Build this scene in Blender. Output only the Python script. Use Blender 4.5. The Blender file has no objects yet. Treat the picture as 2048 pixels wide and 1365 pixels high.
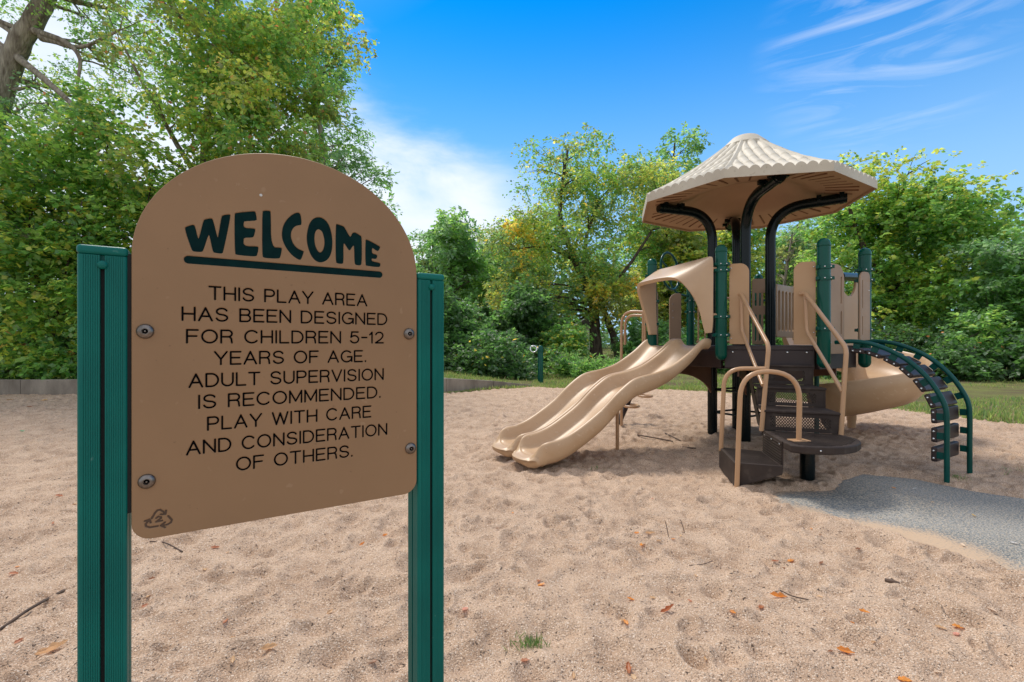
import bpy, bmesh, math, random
import numpy as np
from mathutils import Vector, Matrix
R = math.radians
PI = math.pi
scene = bpy.context.scene
COL = scene.collection

# ------------------------------------------------------------------ camera
CAMZ = 1.24
cam_d = bpy.data.cameras.new("camera")
cam_d.sensor_width = 36.0
cam_d.lens = 17.0
cam_d.shift_y = 0.0027
cam_d.clip_start = 0.05
cam_d.clip_end = 2000
cam = bpy.data.objects.new("camera", cam_d)
cam.location = (0, 0, CAMZ)
cam.rotation_euler = (R(90), 0, 0)
COL.objects.link(cam)
scene.camera = cam

# ------------------------------------------------------------------ world
SUN_EL, SUN_AZ = 58.0, -30.0          # azimuth measured from +Y towards +X
world = bpy.data.worlds.new("World")
scene.world = world
world.use_nodes = True
nt = world.node_tree
for n in list(nt.nodes):
    nt.nodes.remove(n)
def wn(kind, **kw):
    n = nt.nodes.new(kind)
    for k, v in kw.items():
        setattr(n, k, v)
    return n
def wmath(op, a, b=None, c=None, clamp=False):
    n = wn('ShaderNodeMath', operation=op, use_clamp=clamp)
    for i, v in enumerate((a, b, c)):
        if v is None: continue
        if isinstance(v, (int, float)): n.inputs[i].default_value = v
        else: nt.links.new(v, n.inputs[i])
    return n.outputs[0]
w_out = wn('ShaderNodeOutputWorld')
w_bg = wn('ShaderNodeBackground')
w_bg.inputs['Strength'].default_value = 0.1
sky = wn('ShaderNodeTexSky', sky_type='NISHITA')
sky.sun_disc = False
sky.sun_elevation = R(SUN_EL)
sky.sun_rotation = R(SUN_AZ)
sky.air_density = 1.0
sky.dust_density = 0.4
sky.ozone_density = 3.0
hsv = wn('ShaderNodeHueSaturation')
hsv.inputs['Saturation'].default_value = 1.7
hsv.inputs['Value'].default_value = 1.3
nt.links.new(sky.outputs[0], hsv.inputs['Color'])
tc = wn('ShaderNodeTexCoord')
sep = wn('ShaderNodeSeparateXYZ')
nt.links.new(tc.outputs['Generated'], sep.inputs[0])
dx, dy, dz = sep.outputs
def cloud_noise(scale, sx, sy, sz, detail, dist, lo, hi, rot=0.0):
    mp = wn('ShaderNodeMapping')
    mp.inputs['Scale'].default_value = (sx, sy, sz)
    mp.inputs['Rotation'].default_value = (0, rot, 0)
    nt.links.new(tc.outputs['Generated'], mp.inputs[0])
    nz = wn('ShaderNodeTexNoise')
    nz.inputs['Scale'].default_value = scale
    nz.inputs['Detail'].default_value = detail
    nz.inputs['Roughness'].default_value = 0.58
    nz.inputs['Distortion'].default_value = dist
    nt.links.new(mp.outputs[0], nz.inputs['Vector'])
    mr = wn('ShaderNodeMapRange')
    mr.inputs['From Min'].default_value = lo
    mr.inputs['From Max'].default_value = hi
    nt.links.new(nz.outputs[0], mr.inputs['Value'])
    return mr.outputs[0]
def lobe(vx, vy, vz, lo, hi):
    v = Vector((vx, vy, vz)).normalized()
    d = wmath('ADD', wmath('ADD', wmath('MULTIPLY', dx, v.x), wmath('MULTIPLY', dy, v.y)), wmath('MULTIPLY', dz, v.z))
    mr = wn('ShaderNodeMapRange', interpolation_type='SMOOTHSTEP')
    mr.inputs['From Min'].default_value = math.cos(R(lo))
    mr.inputs['From Max'].default_value = math.cos(R(hi))
    nt.links.new(d, mr.inputs['Value'])
    return mr.outputs[0]
puff = cloud_noise(2.4, 1, 1, 3.4, 8, 0.5, 0.30, 0.70)
def ramp(v, lo, hi):
    mr = wn('ShaderNodeMapRange', interpolation_type='SMOOTHSTEP')
    mr.inputs['From Min'].default_value = lo
    mr.inputs['From Max'].default_value = hi
    nt.links.new(v, mr.inputs['Value'])
    return mr.outputs[0]
edge = wmath('ADD', wmath('ADD', dz, wmath('MULTIPLY', dx, 0.42)), wmath('MULTIPLY', puff, -0.16))
c1 = wmath('MULTIPLY', ramp(edge, 0.33, 0.14), wmath('ADD', wmath('MULTIPLY', puff, 0.45), 0.55))   # bank of cloud low on the left
c1 = wmath('MULTIPLY', c1, ramp(dx, 0.16, -0.10))
c1b = wmath('MULTIPLY', lobe(-0.8, 1, 0.22, 30, 8), puff)
wisp = cloud_noise(3.8, 1.0, 1.0, 5.5, 12, 1.6, 0.44, 0.84, 0.06)
c2 = wmath('MULTIPLY', wmath('MULTIPLY', lobe(0.76, 1, 0.62, 10.5, 1), wisp), 0.52)
low = wn('ShaderNodeMapRange', interpolation_type='SMOOTHSTEP')    # pale cloud along the horizon
low.inputs['From Min'].default_value = 0.60
low.inputs['From Max'].default_value = 0.08
nt.links.new(dz, low.inputs['Value'])
c3 = wmath('MULTIPLY', low.outputs[0], 0.95)
back = wn('ShaderNodeMapRange', interpolation_type='SMOOTHSTEP')   # unseen white cloud added behind the viewer as soft fill light
back.inputs['From Min'].default_value = 0.15
back.inputs['From Max'].default_value = -0.35
nt.links.new(dy, back.inputs['Value'])
high = wn('ShaderNodeMapRange', interpolation_type='SMOOTHSTEP')   # and overhead, above the picture
high.inputs['From Min'].default_value = 0.62
high.inputs['From Max'].default_value = 0.85
nt.links.new(dz, high.inputs['Value'])
c4 = wmath('MAXIMUM', wmath('MULTIPLY', back.outputs[0], 0.8), wmath('MULTIPLY', high.outputs[0], 0.75))
cl = wmath('MAXIMUM', wmath('MAXIMUM', c1, c1b), wmath('MAXIMUM', c2, c4), clamp=True)
pale = wn('ShaderNodeMix', data_type='RGBA')
nt.links.new(c3, pale.inputs['Factor'])
nt.links.new(hsv.outputs[0], pale.inputs['A'])
pale.inputs['B'].default_value = (3.0, 4.8, 6.8, 1)
wmix = wn('ShaderNodeMix', data_type='RGBA')
nt.links.new(cl, wmix.inputs['Factor'])
nt.links.new(pale.outputs['Result'], wmix.inputs['A'])
wmix.inputs['B'].default_value = (6.9, 7.1, 7.4, 1)
nt.links.new(wmix.outputs['Result'], w_bg.inputs['Color'])
nt.links.new(w_bg.outputs[0], w_out.inputs[0])

# ------------------------------------------------------------------ sun, exposure
sd = bpy.data.lights.new("sun", 'SUN')
sd.energy = 2.1
sd.angle = R(14)
sd.color = (1.0, 0.95, 0.86)
so = bpy.data.objects.new("sun", sd)
sdir = Vector((math.sin(R(SUN_AZ)) * math.cos(R(SUN_EL)), math.cos(R(SUN_AZ)) * math.cos(R(SUN_EL)), math.sin(R(SUN_EL))))
so.rotation_euler = sdir.to_track_quat('Z', 'Y').to_euler()
so.location = (0, 0, 30)
COL.objects.link(so)
scene.view_settings.view_transform = 'Standard'
scene.view_settings.look = 'None'
scene.view_settings.gamma = 1
scene.view_settings.exposure = 0.62
scene.cycles.max_bounces = 8
scene.cycles.transparent_max_bounces = 8

# ------------------------------------------------------------------ materials
def mat(name, col, rough=0.6, metal=0.0, col2=None, nscale=8.0, lo=0.35, hi=0.65, bump=0.0, bscale=60.0, bdist=0.004,
        spec=0.5, detail=4.0, specks=None, stretch=None):
    m = bpy.data.materials.new(name)
    m.use_nodes = True
    t = m.node_tree
    b = t.nodes['Principled BSDF']
    b.inputs['Roughness'].default_value = rough
    b.inputs['Metallic'].default_value = metal
    b.inputs['Specular IOR Level'].default_value = spec
    c = t.nodes.new('ShaderNodeTexCoord')
    src = c.outputs['Object']
    if stretch:
        mp = t.nodes.new('ShaderNodeMapping')
        mp.inputs['Scale'].default_value = stretch
        t.links.new(src, mp.inputs[0])
        src = mp.outputs[0]
    col2 = col2 or tuple(x * 0.82 for x in col)
    n = t.nodes.new('ShaderNodeTexNoise')
    n.inputs['Scale'].default_value = nscale
    n.inputs['Detail'].default_value = detail
    t.links.new(src, n.inputs['Vector'])
    r = t.nodes.new('ShaderNodeValToRGB')
    r.color_ramp.elements[0].position = lo
    r.color_ramp.elements[0].color = (*col2, 1)
    r.color_ramp.elements[1].position = hi
    r.color_ramp.elements[1].color = (*col, 1)
    t.links.new(n.outputs[0], r.inputs[0])
    colsock = r.outputs[0]
    if specks:
        for sc_, thr, amt, sc_col in specks:
            v = t.nodes.new('ShaderNodeTexNoise')
            v.inputs['Scale'].default_value = sc_
            v.inputs['Detail'].default_value = 1.5
            t.links.new(src, v.inputs['Vector'])
            q = t.nodes.new('ShaderNodeMapRange')
            q.inputs['From Min'].default_value = thr
            q.inputs['From Max'].default_value = thr + 0.06
            q.inputs['To Max'].default_value = amt
            t.links.new(v.outputs[0], q.inputs['Value'])
            mx = t.nodes.new('ShaderNodeMix')
            mx.data_type = 'RGBA'
            t.links.new(q.outputs[0], mx.inputs['Factor'])
            t.links.new(colsock, mx.inputs['A'])
            mx.inputs['B'].default_value = (*sc_col, 1)
            colsock = mx.outputs['Result']
    t.links.new(colsock, b.inputs['Base Color'])
    if bump > 0:
        n2 = t.nodes.new('ShaderNodeTexNoise')
        n2.inputs['Scale'].default_value = bscale
        n2.inputs['Detail'].default_value = 3
        t.links.new(src, n2.inputs['Vector'])
        bp = t.nodes.new('ShaderNodeBump')
        bp.inputs['Strength'].default_value = bump
        bp.inputs['Distance'].default_value = bdist
        t.links.new(n2.outputs[0], bp.inputs['Height'])
        t.links.new(bp.outputs[0], b.inputs['Normal'])
    return m

def leaf_mat(name, trans=0.52, rough=0.5):
    m = bpy.data.materials.new(name)
    m.use_nodes = True
    t = m.node_tree
    t.nodes.remove(t.nodes['Principled BSDF'])
    out = t.nodes['Material Output']
    a = t.nodes.new('ShaderNodeAttribute')
    a.attribute_name = 'leaf_tint'
    d = t.nodes.new('ShaderNodeBsdfDiffuse')
    tr = t.nodes.new('ShaderNodeBsdfTranslucent')
    hs = t.nodes.new('ShaderNodeHueSaturation')
    hs.inputs['Hue'].default_value = 0.485
    hs.inputs['Saturation'].default_value = 0.98
    hs.inputs['Value'].default_value = 2.5
    gl = t.nodes.new('ShaderNodeBsdfGlossy')
    gl.inputs['Roughness'].default_value = rough
    gl.inputs['Color'].default_value = (1, 1, 1, 1)
    mx = t.nodes.new('ShaderNodeMixShader')
    mx.inputs[0].default_value = trans
    mg = t.nodes.new('ShaderNodeMixShader')
    mg.inputs[0].default_value = 0.045
    t.links.new(a.outputs['Color'], d.inputs['Color'])
    t.links.new(a.outputs['Color'], hs.inputs['Color'])
    t.links.new(hs.outputs[0], tr.inputs['Color'])
    t.links.new(d.outputs[0], mx.inputs[1])
    t.links.new(tr.outputs[0], mx.inputs[2])
    t.links.new(mx.outputs[0], mg.inputs[1])
    t.links.new(gl.outputs[0], mg.inputs[2])
    t.links.new(mg.outputs[0], out.inputs[0])
    return m

M = {}
M['sand'] = mat('sand', (0.565, 0.395, 0.275), 0.95, col2=(0.43, 0.285, 0.19), nscale=4.0, lo=0.32, hi=0.60, bump=1.0, bscale=140, bdist=0.011, spec=0.05,
                detail=8, specks=[(150, 0.55, 0.65, (0.22, 0.15, 0.105)), (160, 0.58, 0.75, (0.80, 0.66, 0.53)), (80, 0.64, 0.9, (0.07, 0.05, 0.04))])
M['rubber'] = mat('rubber', (0.29, 0.285, 0.27), 0.9, col2=(0.18, 0.185, 0.18), nscale=1.6, bump=0.7, bscale=120, bdist=0.008, spec=0.1, detail=6,
                  specks=[(75, 0.50, 0.8, (0.46, 0.39, 0.30)), (110, 0.56, 0.85, (0.05, 0.065, 0.075)), (140, 0.62, 0.8, (0.55, 0.50, 0.44))])
def add_dust(m, col):
    # sand lying on the rubber, given by the mesh attribute 'dust' and broken up grain by grain
    t = m.node_tree
    b_ = t.nodes['Principled BSDF']
    src = b_.inputs['Base Color'].links[0].from_socket
    at_ = t.nodes.new('ShaderNodeAttribute'); at_.attribute_name = 'dust'
    tcx = t.nodes.new('ShaderNodeTexCoord')
    n = t.nodes.new('ShaderNodeTexNoise'); n.inputs['Scale'].default_value = 75; n.inputs['Detail'].default_value = 4
    t.links.new(tcx.outputs['Object'], n.inputs['Vector'])
    ad = t.nodes.new('ShaderNodeMath'); ad.operation = 'ADD'
    t.links.new(at_.outputs['Fac'], ad.inputs[0]); t.links.new(n.outputs[0], ad.inputs[1])
    mr = t.nodes.new('ShaderNodeMapRange'); mr.inputs['From Min'].default_value = 0.72; mr.inputs['From Max'].default_value = 1.12
    t.links.new(ad.outputs[0], mr.inputs['Value'])
    mx = t.nodes.new('ShaderNodeMix'); mx.data_type = 'RGBA'
    t.links.new(mr.outputs[0], mx.inputs['Factor']); t.links.new(src, mx.inputs['A'])
    mx.inputs['B'].default_value = (*col, 1)
    t.links.new(mx.outputs['Result'], b_.inputs['Base Color'])
add_dust(M['rubber'], (0.52, 0.37, 0.25))
M['soil'] = mat('soil', (0.17, 0.19, 0.055), 0.95, col2=(0.12, 0.095, 0.055), nscale=0.8, bump=0.8, bscale=20, bdist=0.05, spec=0.1, detail=8)
M['concrete'] = mat('concrete', (0.30, 0.26, 0.21), 0.9, col2=(0.16, 0.135, 0.108), nscale=3.0, bump=0.4, bscale=40, spec=0.2, detail=8,
                    specks=[(60, 0.64, 0.5, (0.12, 0.10, 0.08))], stretch=(1, 1, 0.35))
M['signtan'] = mat('sign_brown', (0.30, 0.178, 0.094), 0.5, col2=(0.25, 0.149, 0.079), nscale=3.2, lo=0.25, hi=0.7, bump=0.10, bscale=420, bdist=0.0012, detail=9, spec=0.2,
                   specks=[(95, 0.735, 0.4, (0.15, 0.085, 0.05)), (40, 0.72, 0.25, (0.42, 0.29, 0.18))])
M['core'] = mat('sign_core', (0.004, 0.022, 0.022), 0.8, col2=(0.003, 0.016, 0.017), nscale=30, spec=0.05)
M['textblack'] = mat('engraved_black', (0.004, 0.004, 0.005), 0.9, nscale=30, spec=0.0)
M['engrave_brown'] = mat('engraved_brown', (0.075, 0.04, 0.022), 0.6, nscale=30)
M['teal'] = mat('sign_post_teal', (0.001, 0.135, 0.11), 0.38, col2=(0.001, 0.11, 0.092), nscale=6, spec=0.2, bump=0.05, bscale=200, bdist=0.001,
                specks=[(60, 0.76, 0.5, (0.12, 0.26, 0.22))])
M['slot'] = mat('slot_black', (0.004, 0.006, 0.006), 0.8)
M['steel'] = mat('bolt_steel', (0.24, 0.21, 0.19), 0.38, 1.0, nscale=120, col2=(0.16, 0.14, 0.125))
M['bolt'] = mat('zinc_bolt', (0.75, 0.75, 0.74), 0.25, 1.0, nscale=60)
M['green'] = mat('post_green', (0.001, 0.075, 0.05), 0.2, col2=(0.001, 0.06, 0.042), nscale=4, spec=0.25)
M['arch'] = mat('arch_green', (0.001, 0.068, 0.055), 0.28, col2=(0.001, 0.056, 0.046), nscale=5, spec=0.25)
M['black'] = mat('post_black', (0.003, 0.008, 0.009), 0.2, col2=(0.002, 0.006, 0.007), nscale=4, spec=0.22)
M['tan'] = mat('tan_plastic', (0.48, 0.32, 0.19), 0.40, col2=(0.44, 0.285, 0.165), nscale=3, bump=0.06, bscale=300, bdist=0.001, detail=5)
M['slide'] = mat('slide_plastic', (0.51, 0.34, 0.20), 0.42, col2=(0.43, 0.265, 0.14), nscale=2.6, bump=0.05, bscale=200, bdist=0.001, detail=8, stretch=(0.55, 1.6, 1), specks=[(28, 0.66, 0.35, (0.62, 0.47, 0.32)), (50, 0.70, 0.4, (0.27, 0.17, 0.10))])
M['tanpanel'] = mat('panel_tan', (0.43, 0.27, 0.15), 0.45, col2=(0.41, 0.245, 0.125), nscale=3, spec=0.3, bump=0.05, bscale=300, bdist=0.001)
M['taupe'] = mat('panel_taupe', (0.36, 0.24, 0.155), 0.5, col2=(0.31, 0.205, 0.13), nscale=3, spec=0.3)
M['brownplate'] = mat('plate_brown', (0.17, 0.075, 0.04), 0.5, col2=(0.14, 0.06, 0.032), nscale=4)
M['tube'] = mat('tan_tube', (0.46, 0.27, 0.145), 0.3, col2=(0.43, 0.25, 0.13), nscale=5, detail=5, specks=[(45, 0.74, 0.5, (0.25, 0.17, 0.11))])
M['step'] = mat('step_brown', (0.050, 0.036, 0.029), 0.55, col2=(0.036, 0.025, 0.021), nscale=6, bump=0.35, bscale=90, bdist=0.004, detail=6, spec=0.22,
                specks=[(12, 0.62, 0.25, (0.11, 0.085, 0.068))])
M['deck'] = mat('deck_brown', (0.032, 0.018, 0.016), 0.5, col2=(0.024, 0.013, 0.012), nscale=6, bump=0.2, bscale=120, bdist=0.003)
M['rooftop'] = mat('roof_cream', (0.56, 0.50, 0.395), 0.6, col2=(0.46, 0.40, 0.31), nscale=2.5, bump=0.1, bscale=160, bdist=0.002, detail=8,
                   specks=[(30, 0.66, 0.45, (0.33, 0.27, 0.19))])
M['roofunder'] = mat('roof_underside', (0.43, 0.27, 0.165), 0.6, col2=(0.39, 0.24, 0.145), nscale=3, spec=0.2)
M['roofline'] = mat('roof_groove', (0.20, 0.105, 0.058), 0.6, spec=0.1)
M['bark'] = mat('bark', (0.36, 0.31, 0.25), 0.95, col2=(0.15, 0.12, 0.095), nscale=9, bump=1.0, bscale=14, bdist=0.06, spec=0.1, detail=8, stretch=(1, 1, 0.22))
M['darkbark'] = mat('dark_bark', (0.13, 0.10, 0.078), 0.95, col2=(0.05, 0.038, 0.03), nscale=9, bump=1.0, bscale=14, bdist=0.05, spec=0.1, detail=8, stretch=(1, 1, 0.22))
M['leaf'] = leaf_mat('leaf')
M['grass'] = leaf_mat('grass_blade', 0.35)
M['deadleaf'] = leaf_mat('dead_leaf', 0.25)
M['stick'] = mat('stick', (0.13, 0.085, 0.06), 0.9, col2=(0.06, 0.04, 0.03), nscale=20, bump=0.5, bscale=60)
M['shedwall'] = mat('shed_white', (0.62, 0.62, 0.6), 0.7, nscale=2)
M['sheddoor'] = mat('shed_door', (0.78, 0.78, 0.76), 0.6, nscale=2)
M['shedroof'] = mat('shed_roof', (0.09, 0.08, 0.075), 0.9, nscale=6)
M['fencewood'] = mat('fence_wood', (0.15, 0.12, 0.095), 0.9, col2=(0.08, 0.063, 0.05), nscale=5, stretch=(1, 1, 0.2))

# ------------------------------------------------------------------ helpers
def tag(o, label=None, cat=None, group=None, kind=None):
    if label: o['label'] = label
    if cat: o['category'] = cat
    if group: o['group'] = group
    if kind: o['kind'] = kind
    return o

def thing(name, label, cat, loc=(0, 0, 0), group=None):
    o = bpy.data.objects.new(name, None)
    o.empty_display_size = 0.2
    COL.objects.link(o)
    o.location = loc
    return tag(o, label, cat, group)

def world_off(parent):
    v = Vector((0, 0, 0))
    while parent:
        v += parent.location
        parent = parent.parent
    return v

def link_mesh(name, me, material, parent=None, bevel=0, smooth=None, seg=2):
    if material and not me.materials:
        me.materials.append(material)
    o = bpy.data.objects.new(name, me)
    COL.objects.link(o)
    if parent is not None:
        me.transform(Matrix.Translation(-world_off(parent)))
        o.parent = parent
    if smooth is not None:
        me.polygons.foreach_set('use_smooth', [True] * len(me.polygons))
        me.set_sharp_from_angle(angle=R(smooth))
    if bevel:
        b = o.modifiers.new('bevel', 'BEVEL')
        b.width = bevel
        b.segments = seg
        b.limit_method = 'ANGLE'
        b.angle_limit = R(35)
    return o

def base_at(o, x, y, z=0.0):
    """move a single mesh's origin to its base"""
    d = Vector((x, y, z))
    o.data.transform(Matrix.Translation(-d))
    o.location = d
    return o

class MB:
    """collects shapes in world coordinates, builds ONE mesh object"""
    def __init__(s):
        s.v, s.f = [], []
    def add(s, vs, fs):
        k = len(s.v)
        s.v += [tuple(p) for p in vs]
        s.f += [tuple(i + k for i in f) for f in fs]
        return s
    def box(s, c, size, u=(1, 0, 0), w=(0, 0, 1)):
        """box centred on c; size along u, across, along w"""
        u = Vector(u).normalized(); w = Vector(w).normalized(); n = w.cross(u).normalized()
        c = Vector(c); a, b, h = [x / 2 for x in size]
        P = [c + u * (i * a) + n * (j * b) + w * (k * h) for k in (-1, 1) for j in (-1, 1) for i in (-1, 1)]
        return s.add(P, [(0, 2, 3, 1), (4, 5, 7, 6), (0, 1, 5, 4), (2, 6, 7, 3), (0, 4, 6, 2), (1, 3, 7, 5)])
    def prism(s, pts, z0, z1):
        n = len(pts)
        area = sum(pts[i][0] * pts[(i + 1) % n][1] - pts[(i + 1) % n][0] * pts[i][1] for i in range(n))
        if area < 0: pts = pts[::-1]
        P = [(x, y, z0) for x, y in pts] + [(x, y, z1) for x, y in pts]
        return s.add(P, [tuple(range(n))[::-1], tuple(range(n, 2 * n))] + [(i, (i + 1) % n, n + (i + 1) % n, n + i) for i in range(n)])
    def loft(s, bottom, top):
        """two matching rings of 3D points, counter-clockwise seen from above"""
        n = len(bottom)
        return s.add(list(bottom) + list(top), [tuple(range(n))[::-1], tuple(range(n, 2 * n))] + [(i, (i + 1) % n, n + (i + 1) % n, n + i) for i in range(n)])
    def tube(s, pts, rad, n=12, cap=True):
        pts = [Vector(p) for p in pts]
        m = len(pts)
        if isinstance(rad, (int, float)): rad = [rad] * m
        T = []
        for i in range(m):
            a = pts[max(0, i - 1)]; b = pts[min(m - 1, i + 1)]
            d = (b - a)
            T.append(d.normalized() if d.length > 1e-9 else Vector((0, 0, 1)))
        ref = Vector((0, 0, 1)) if abs(T[0].z) < 0.9 else Vector((1, 0, 0))
        u = T[0].cross(ref).normalized()
        P = []
        for i in range(m):
            u = (u - T[i] * u.dot(T[i]))
            u = u.normalized() if u.length > 1e-6 else T[i].orthogonal().normalized()
            w = T[i].cross(u)
            for k in range(n):
                a = 2 * PI * k / n
                P.append(pts[i] + (u * math.cos(a) + w * math.sin(a)) * rad[i])
        F = [(i * n + k, i * n + (k + 1) % n, (i + 1) * n + (k + 1) % n, (i + 1) * n + k) for i in range(m - 1) for k in range(n)]
        if cap:
            F += [tuple(range(n))[::-1], tuple((m - 1) * n + k for k in range(n))]
        return s.add(P, F)
    def lathe(s, c, prof, n=24, axis=(0, 0, 1)):
        """prof: list of (radius, height along the axis)"""
        ax = Vector(axis).normalized(); u = ax.orthogonal().normalized(); w = ax.cross(u); c = Vector(c)
        P = []
        for r, h in prof:
            for k in range(n):
                a = 2 * PI * k / n
                P.append(c + ax * h + (u * math.cos(a) + w * math.sin(a)) * max(r, 1e-5))
        m = len(prof)
        F = [(i * n + k, i * n + (k + 1) % n, (i + 1) * n + (k + 1) % n, (i + 1) * n + k) for i in range(m - 1) for k in range(n)]
        F += [tuple(range(n))[::-1], tuple((m - 1) * n + k for k in range(n))]
        return s.add(P, F)
    def dome(s, c, r, axis, h=None):
        h = h or r * 0.6
        return s.lathe(c, [(r, 0), (r * 0.95, h * 0.35), (r * 0.75, h * 0.72), (r * 0.4, h * 0.94), (0.0, h)], 12, axis)
    def build(s, name, material, parent=None, bevel=0, smooth=None, seg=2):
        me = bpy.data.meshes.new(name)
        me.from_pydata(s.v, [], s.f)
        me.update()
        return link_mesh(name, me, material, parent, bevel, smooth, seg)

def fillet(pts, rad, seg=7):
    """round the corners of a polyline"""
    pts = [Vector(p) for p in pts]
    if isinstance(rad, (int, float)): rad = [rad] * len(pts)
    out = [pts[0]]
    for i in range(1, len(pts) - 1):
        a, b, c = pts[i - 1], pts[i], pts[i + 1]
        d1 = (a - b); d2 = (c - b)
        l = min(rad[i], d1.length * 0.49, d2.length * 0.49)
        p, q = b + d1.normalized() * l, b + d2.normalized() * l
        for k in range(seg + 1):
            t = k / seg
            out.append(p * (1 - t) ** 2 + b * 2 * t * (1 - t) + q * t * t)
    out.append(pts[-1])
    return out

def spline(pts, seg=6):
    """catmull-rom through the points"""
    P = [Vector(p) for p in pts]
    P = [P[0] * 2 - P[1]] + P + [P[-1] * 2 - P[-2]]
    out = []
    for i in range(1, len(P) - 2):
        a, b, c, d = P[i - 1:i + 3]
        for k in range(seg):
            t = k / seg
            out.append(0.5 * ((2 * b) + (c - a) * t + (2 * a - 5 * b + 4 * c - d) * t * t + (3 * b - a - 3 * c + d) * t ** 3))
    out.append(P[-2])
    return out

def plate(name, material, parent, origin, u, n, outline, holes=(), thick=0.02, bevel=0.002, up=(0, 0, 1), smooth=30):
    """flat sheet with cut-outs: outline and holes in (u, up) metres, front face at the origin plane, thickness away from n"""
    cu = bpy.data.curves.new(name, 'CURVE')
    cu.dimensions = '2D'
    cu.fill_mode = 'BOTH'
    cu.extrude = thick / 2 - bevel
    cu.bevel_depth = bevel
    cu.bevel_resolution = 1 if bevel > 0.003 else 0
    cu.offset = -bevel
    for loop in [outline] + list(holes):
        sp = cu.splines.new('POLY')
        sp.points.add(len(loop) - 1)
        sp.points.foreach_set('co', [c for p in loop for c in (p[0], p[1], 0, 1)])
        sp.use_cyclic_u = True
    tmp = bpy.data.objects.new('tmp', cu)
    COL.objects.link(tmp)
    bpy.context.view_layer.update()
    dg = bpy.context.evaluated_depsgraph_get()
    me = bpy.data.meshes.new_from_object(tmp.evaluated_get(dg))
    bpy.data.objects.remove(tmp)
    bpy.data.curves.remove(cu)
    u = Vector(u).normalized(); n = Vector(n).normalized(); up = Vector(up)
    o = Vector(origin) - n * (thick / 2)
    me.transform(Matrix(((u.x, up.x, n.x, o.x), (u.y, up.y, n.y, o.y), (u.z, up.z, n.z, o.z), (0, 0, 0, 1))))
    me.materials.clear()
    me.name = name
    return link_mesh(name, me, material, parent, 0, smooth)

def rrect(x0, y0, x1, y1, r, seg=6, rs=None):
    """rounded rectangle; rs = radii at (x1,y0),(x1,y1),(x0,y1),(x0,y0)"""
    rs = rs or (r, r, r, r)
    out = []
    for (cx, cy, a0), rr in zip(((x1, y0, -90), (x1, y1, 0), (x0, y1, 90), (x0, y0, 180)), rs):
        ox = cx - rr if cx == x1 else cx + rr
        oy = cy - rr if cy == y1 else cy + rr
        if rr <= 0:
            out.append((cx, cy)); continue
        for k in range(seg + 1):
            a = R(a0 + 90 * k / seg)
            out.append((ox + rr * math.cos(a), oy + rr * math.sin(a)))
    return out

def np_mesh(name, verts, faces, smooth=False):
    """fast mesh from numpy arrays of equal-sided faces"""
    me = bpy.data.meshes.new(name)
    nv, nf, k = len(verts), len(faces), faces.shape[1]
    me.vertices.add(nv)
    me.vertices.foreach_set('co', np.ascontiguousarray(verts, dtype=np.float32).ravel())
    me.loops.add(nf * k)
    me.loops.foreach_set('vertex_index', np.ascontiguousarray(faces, dtype=np.int32).ravel())
    me.polygons.add(nf)
    me.polygons.foreach_set('loop_start', np.arange(nf, dtype=np.int32) * k)
    me.update(calc_edges=True)
    if smooth:
        me.polygons.foreach_set('use_smooth', np.ones(nf, dtype=bool))
    return me

def at(px, py, Y):
    """world point at depth Y seen at a pixel of the 2048 wide photograph"""
    return Vector(((px - 1024) / 967 * Y, Y, CAMZ + (688 - py) / 967 * Y))

# value noise on the ground plane
def vnoise(x, y, seed=0):
    xi, yi = np.floor(x).astype(np.int64), np.floor(y).astype(np.int64)
    fx, fy = x - xi, y - yi
    fx, fy = fx * fx * (3 - 2 * fx), fy * fy * (3 - 2 * fy)
    def h(i, j):
        n = (i * 374761393 + j * 668265263 + seed * 982451653) & 0x7fffffff
        n = ((n ^ (n >> 13)) * 1274126177) & 0x7fffffff
        return ((n ^ (n >> 16)) & 0xffff) / 65535.0
    return (h(xi, yi) * (1 - fx) + h(xi + 1, yi) * fx) * (1 - fy) + (h(xi, yi + 1) * (1 - fx) + h(xi + 1, yi + 1) * fx) * fy
def hash2(i, j, seed):
    n = (i * 374761393 + j * 668265263 + seed * 982451653) & 0x7fffffff
    n = ((n ^ (n >> 13)) * 1274126177) & 0x7fffffff
    return ((n ^ (n >> 16)) & 0xffff) / 65535.0
def dents(x, y, cell, seed, depth, prob=0.8):
    """trodden hollows with a soft rim"""
    out = np.zeros_like(x)
    ci, cj = np.floor(x / cell).astype(np.int64), np.floor(y / cell).astype(np.int64)
    for di in (-1, 0, 1):
        for dj in (-1, 0, 1):
            i, j = ci + di, cj + dj
            px = (i + hash2(i, j, seed)) * cell
            py = (j + hash2(i, j, seed + 1)) * cell
            an = hash2(i, j, seed + 2) * PI
            ra = cell * (0.28 + 0.42 * hash2(i, j, seed + 3))
            rb = ra * (0.45 + 0.4 * hash2(i, j, seed + 4))
            on = (hash2(i, j, seed + 5) < prob) * (0.4 + 0.6 * hash2(i, j, seed + 6))
            ux = (x - px) * np.cos(an) + (y - py) * np.sin(an)
            uy = -(x - px) * np.sin(an) + (y - py) * np.cos(an)
            d = np.sqrt((ux / ra) ** 2 + (uy / rb) ** 2)
            out += on * (-np.exp(-(d / 0.62) ** 2 * 1.2) + 0.45 * np.exp(-((d - 1.15) / 0.3) ** 2)) * depth
    return out

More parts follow.
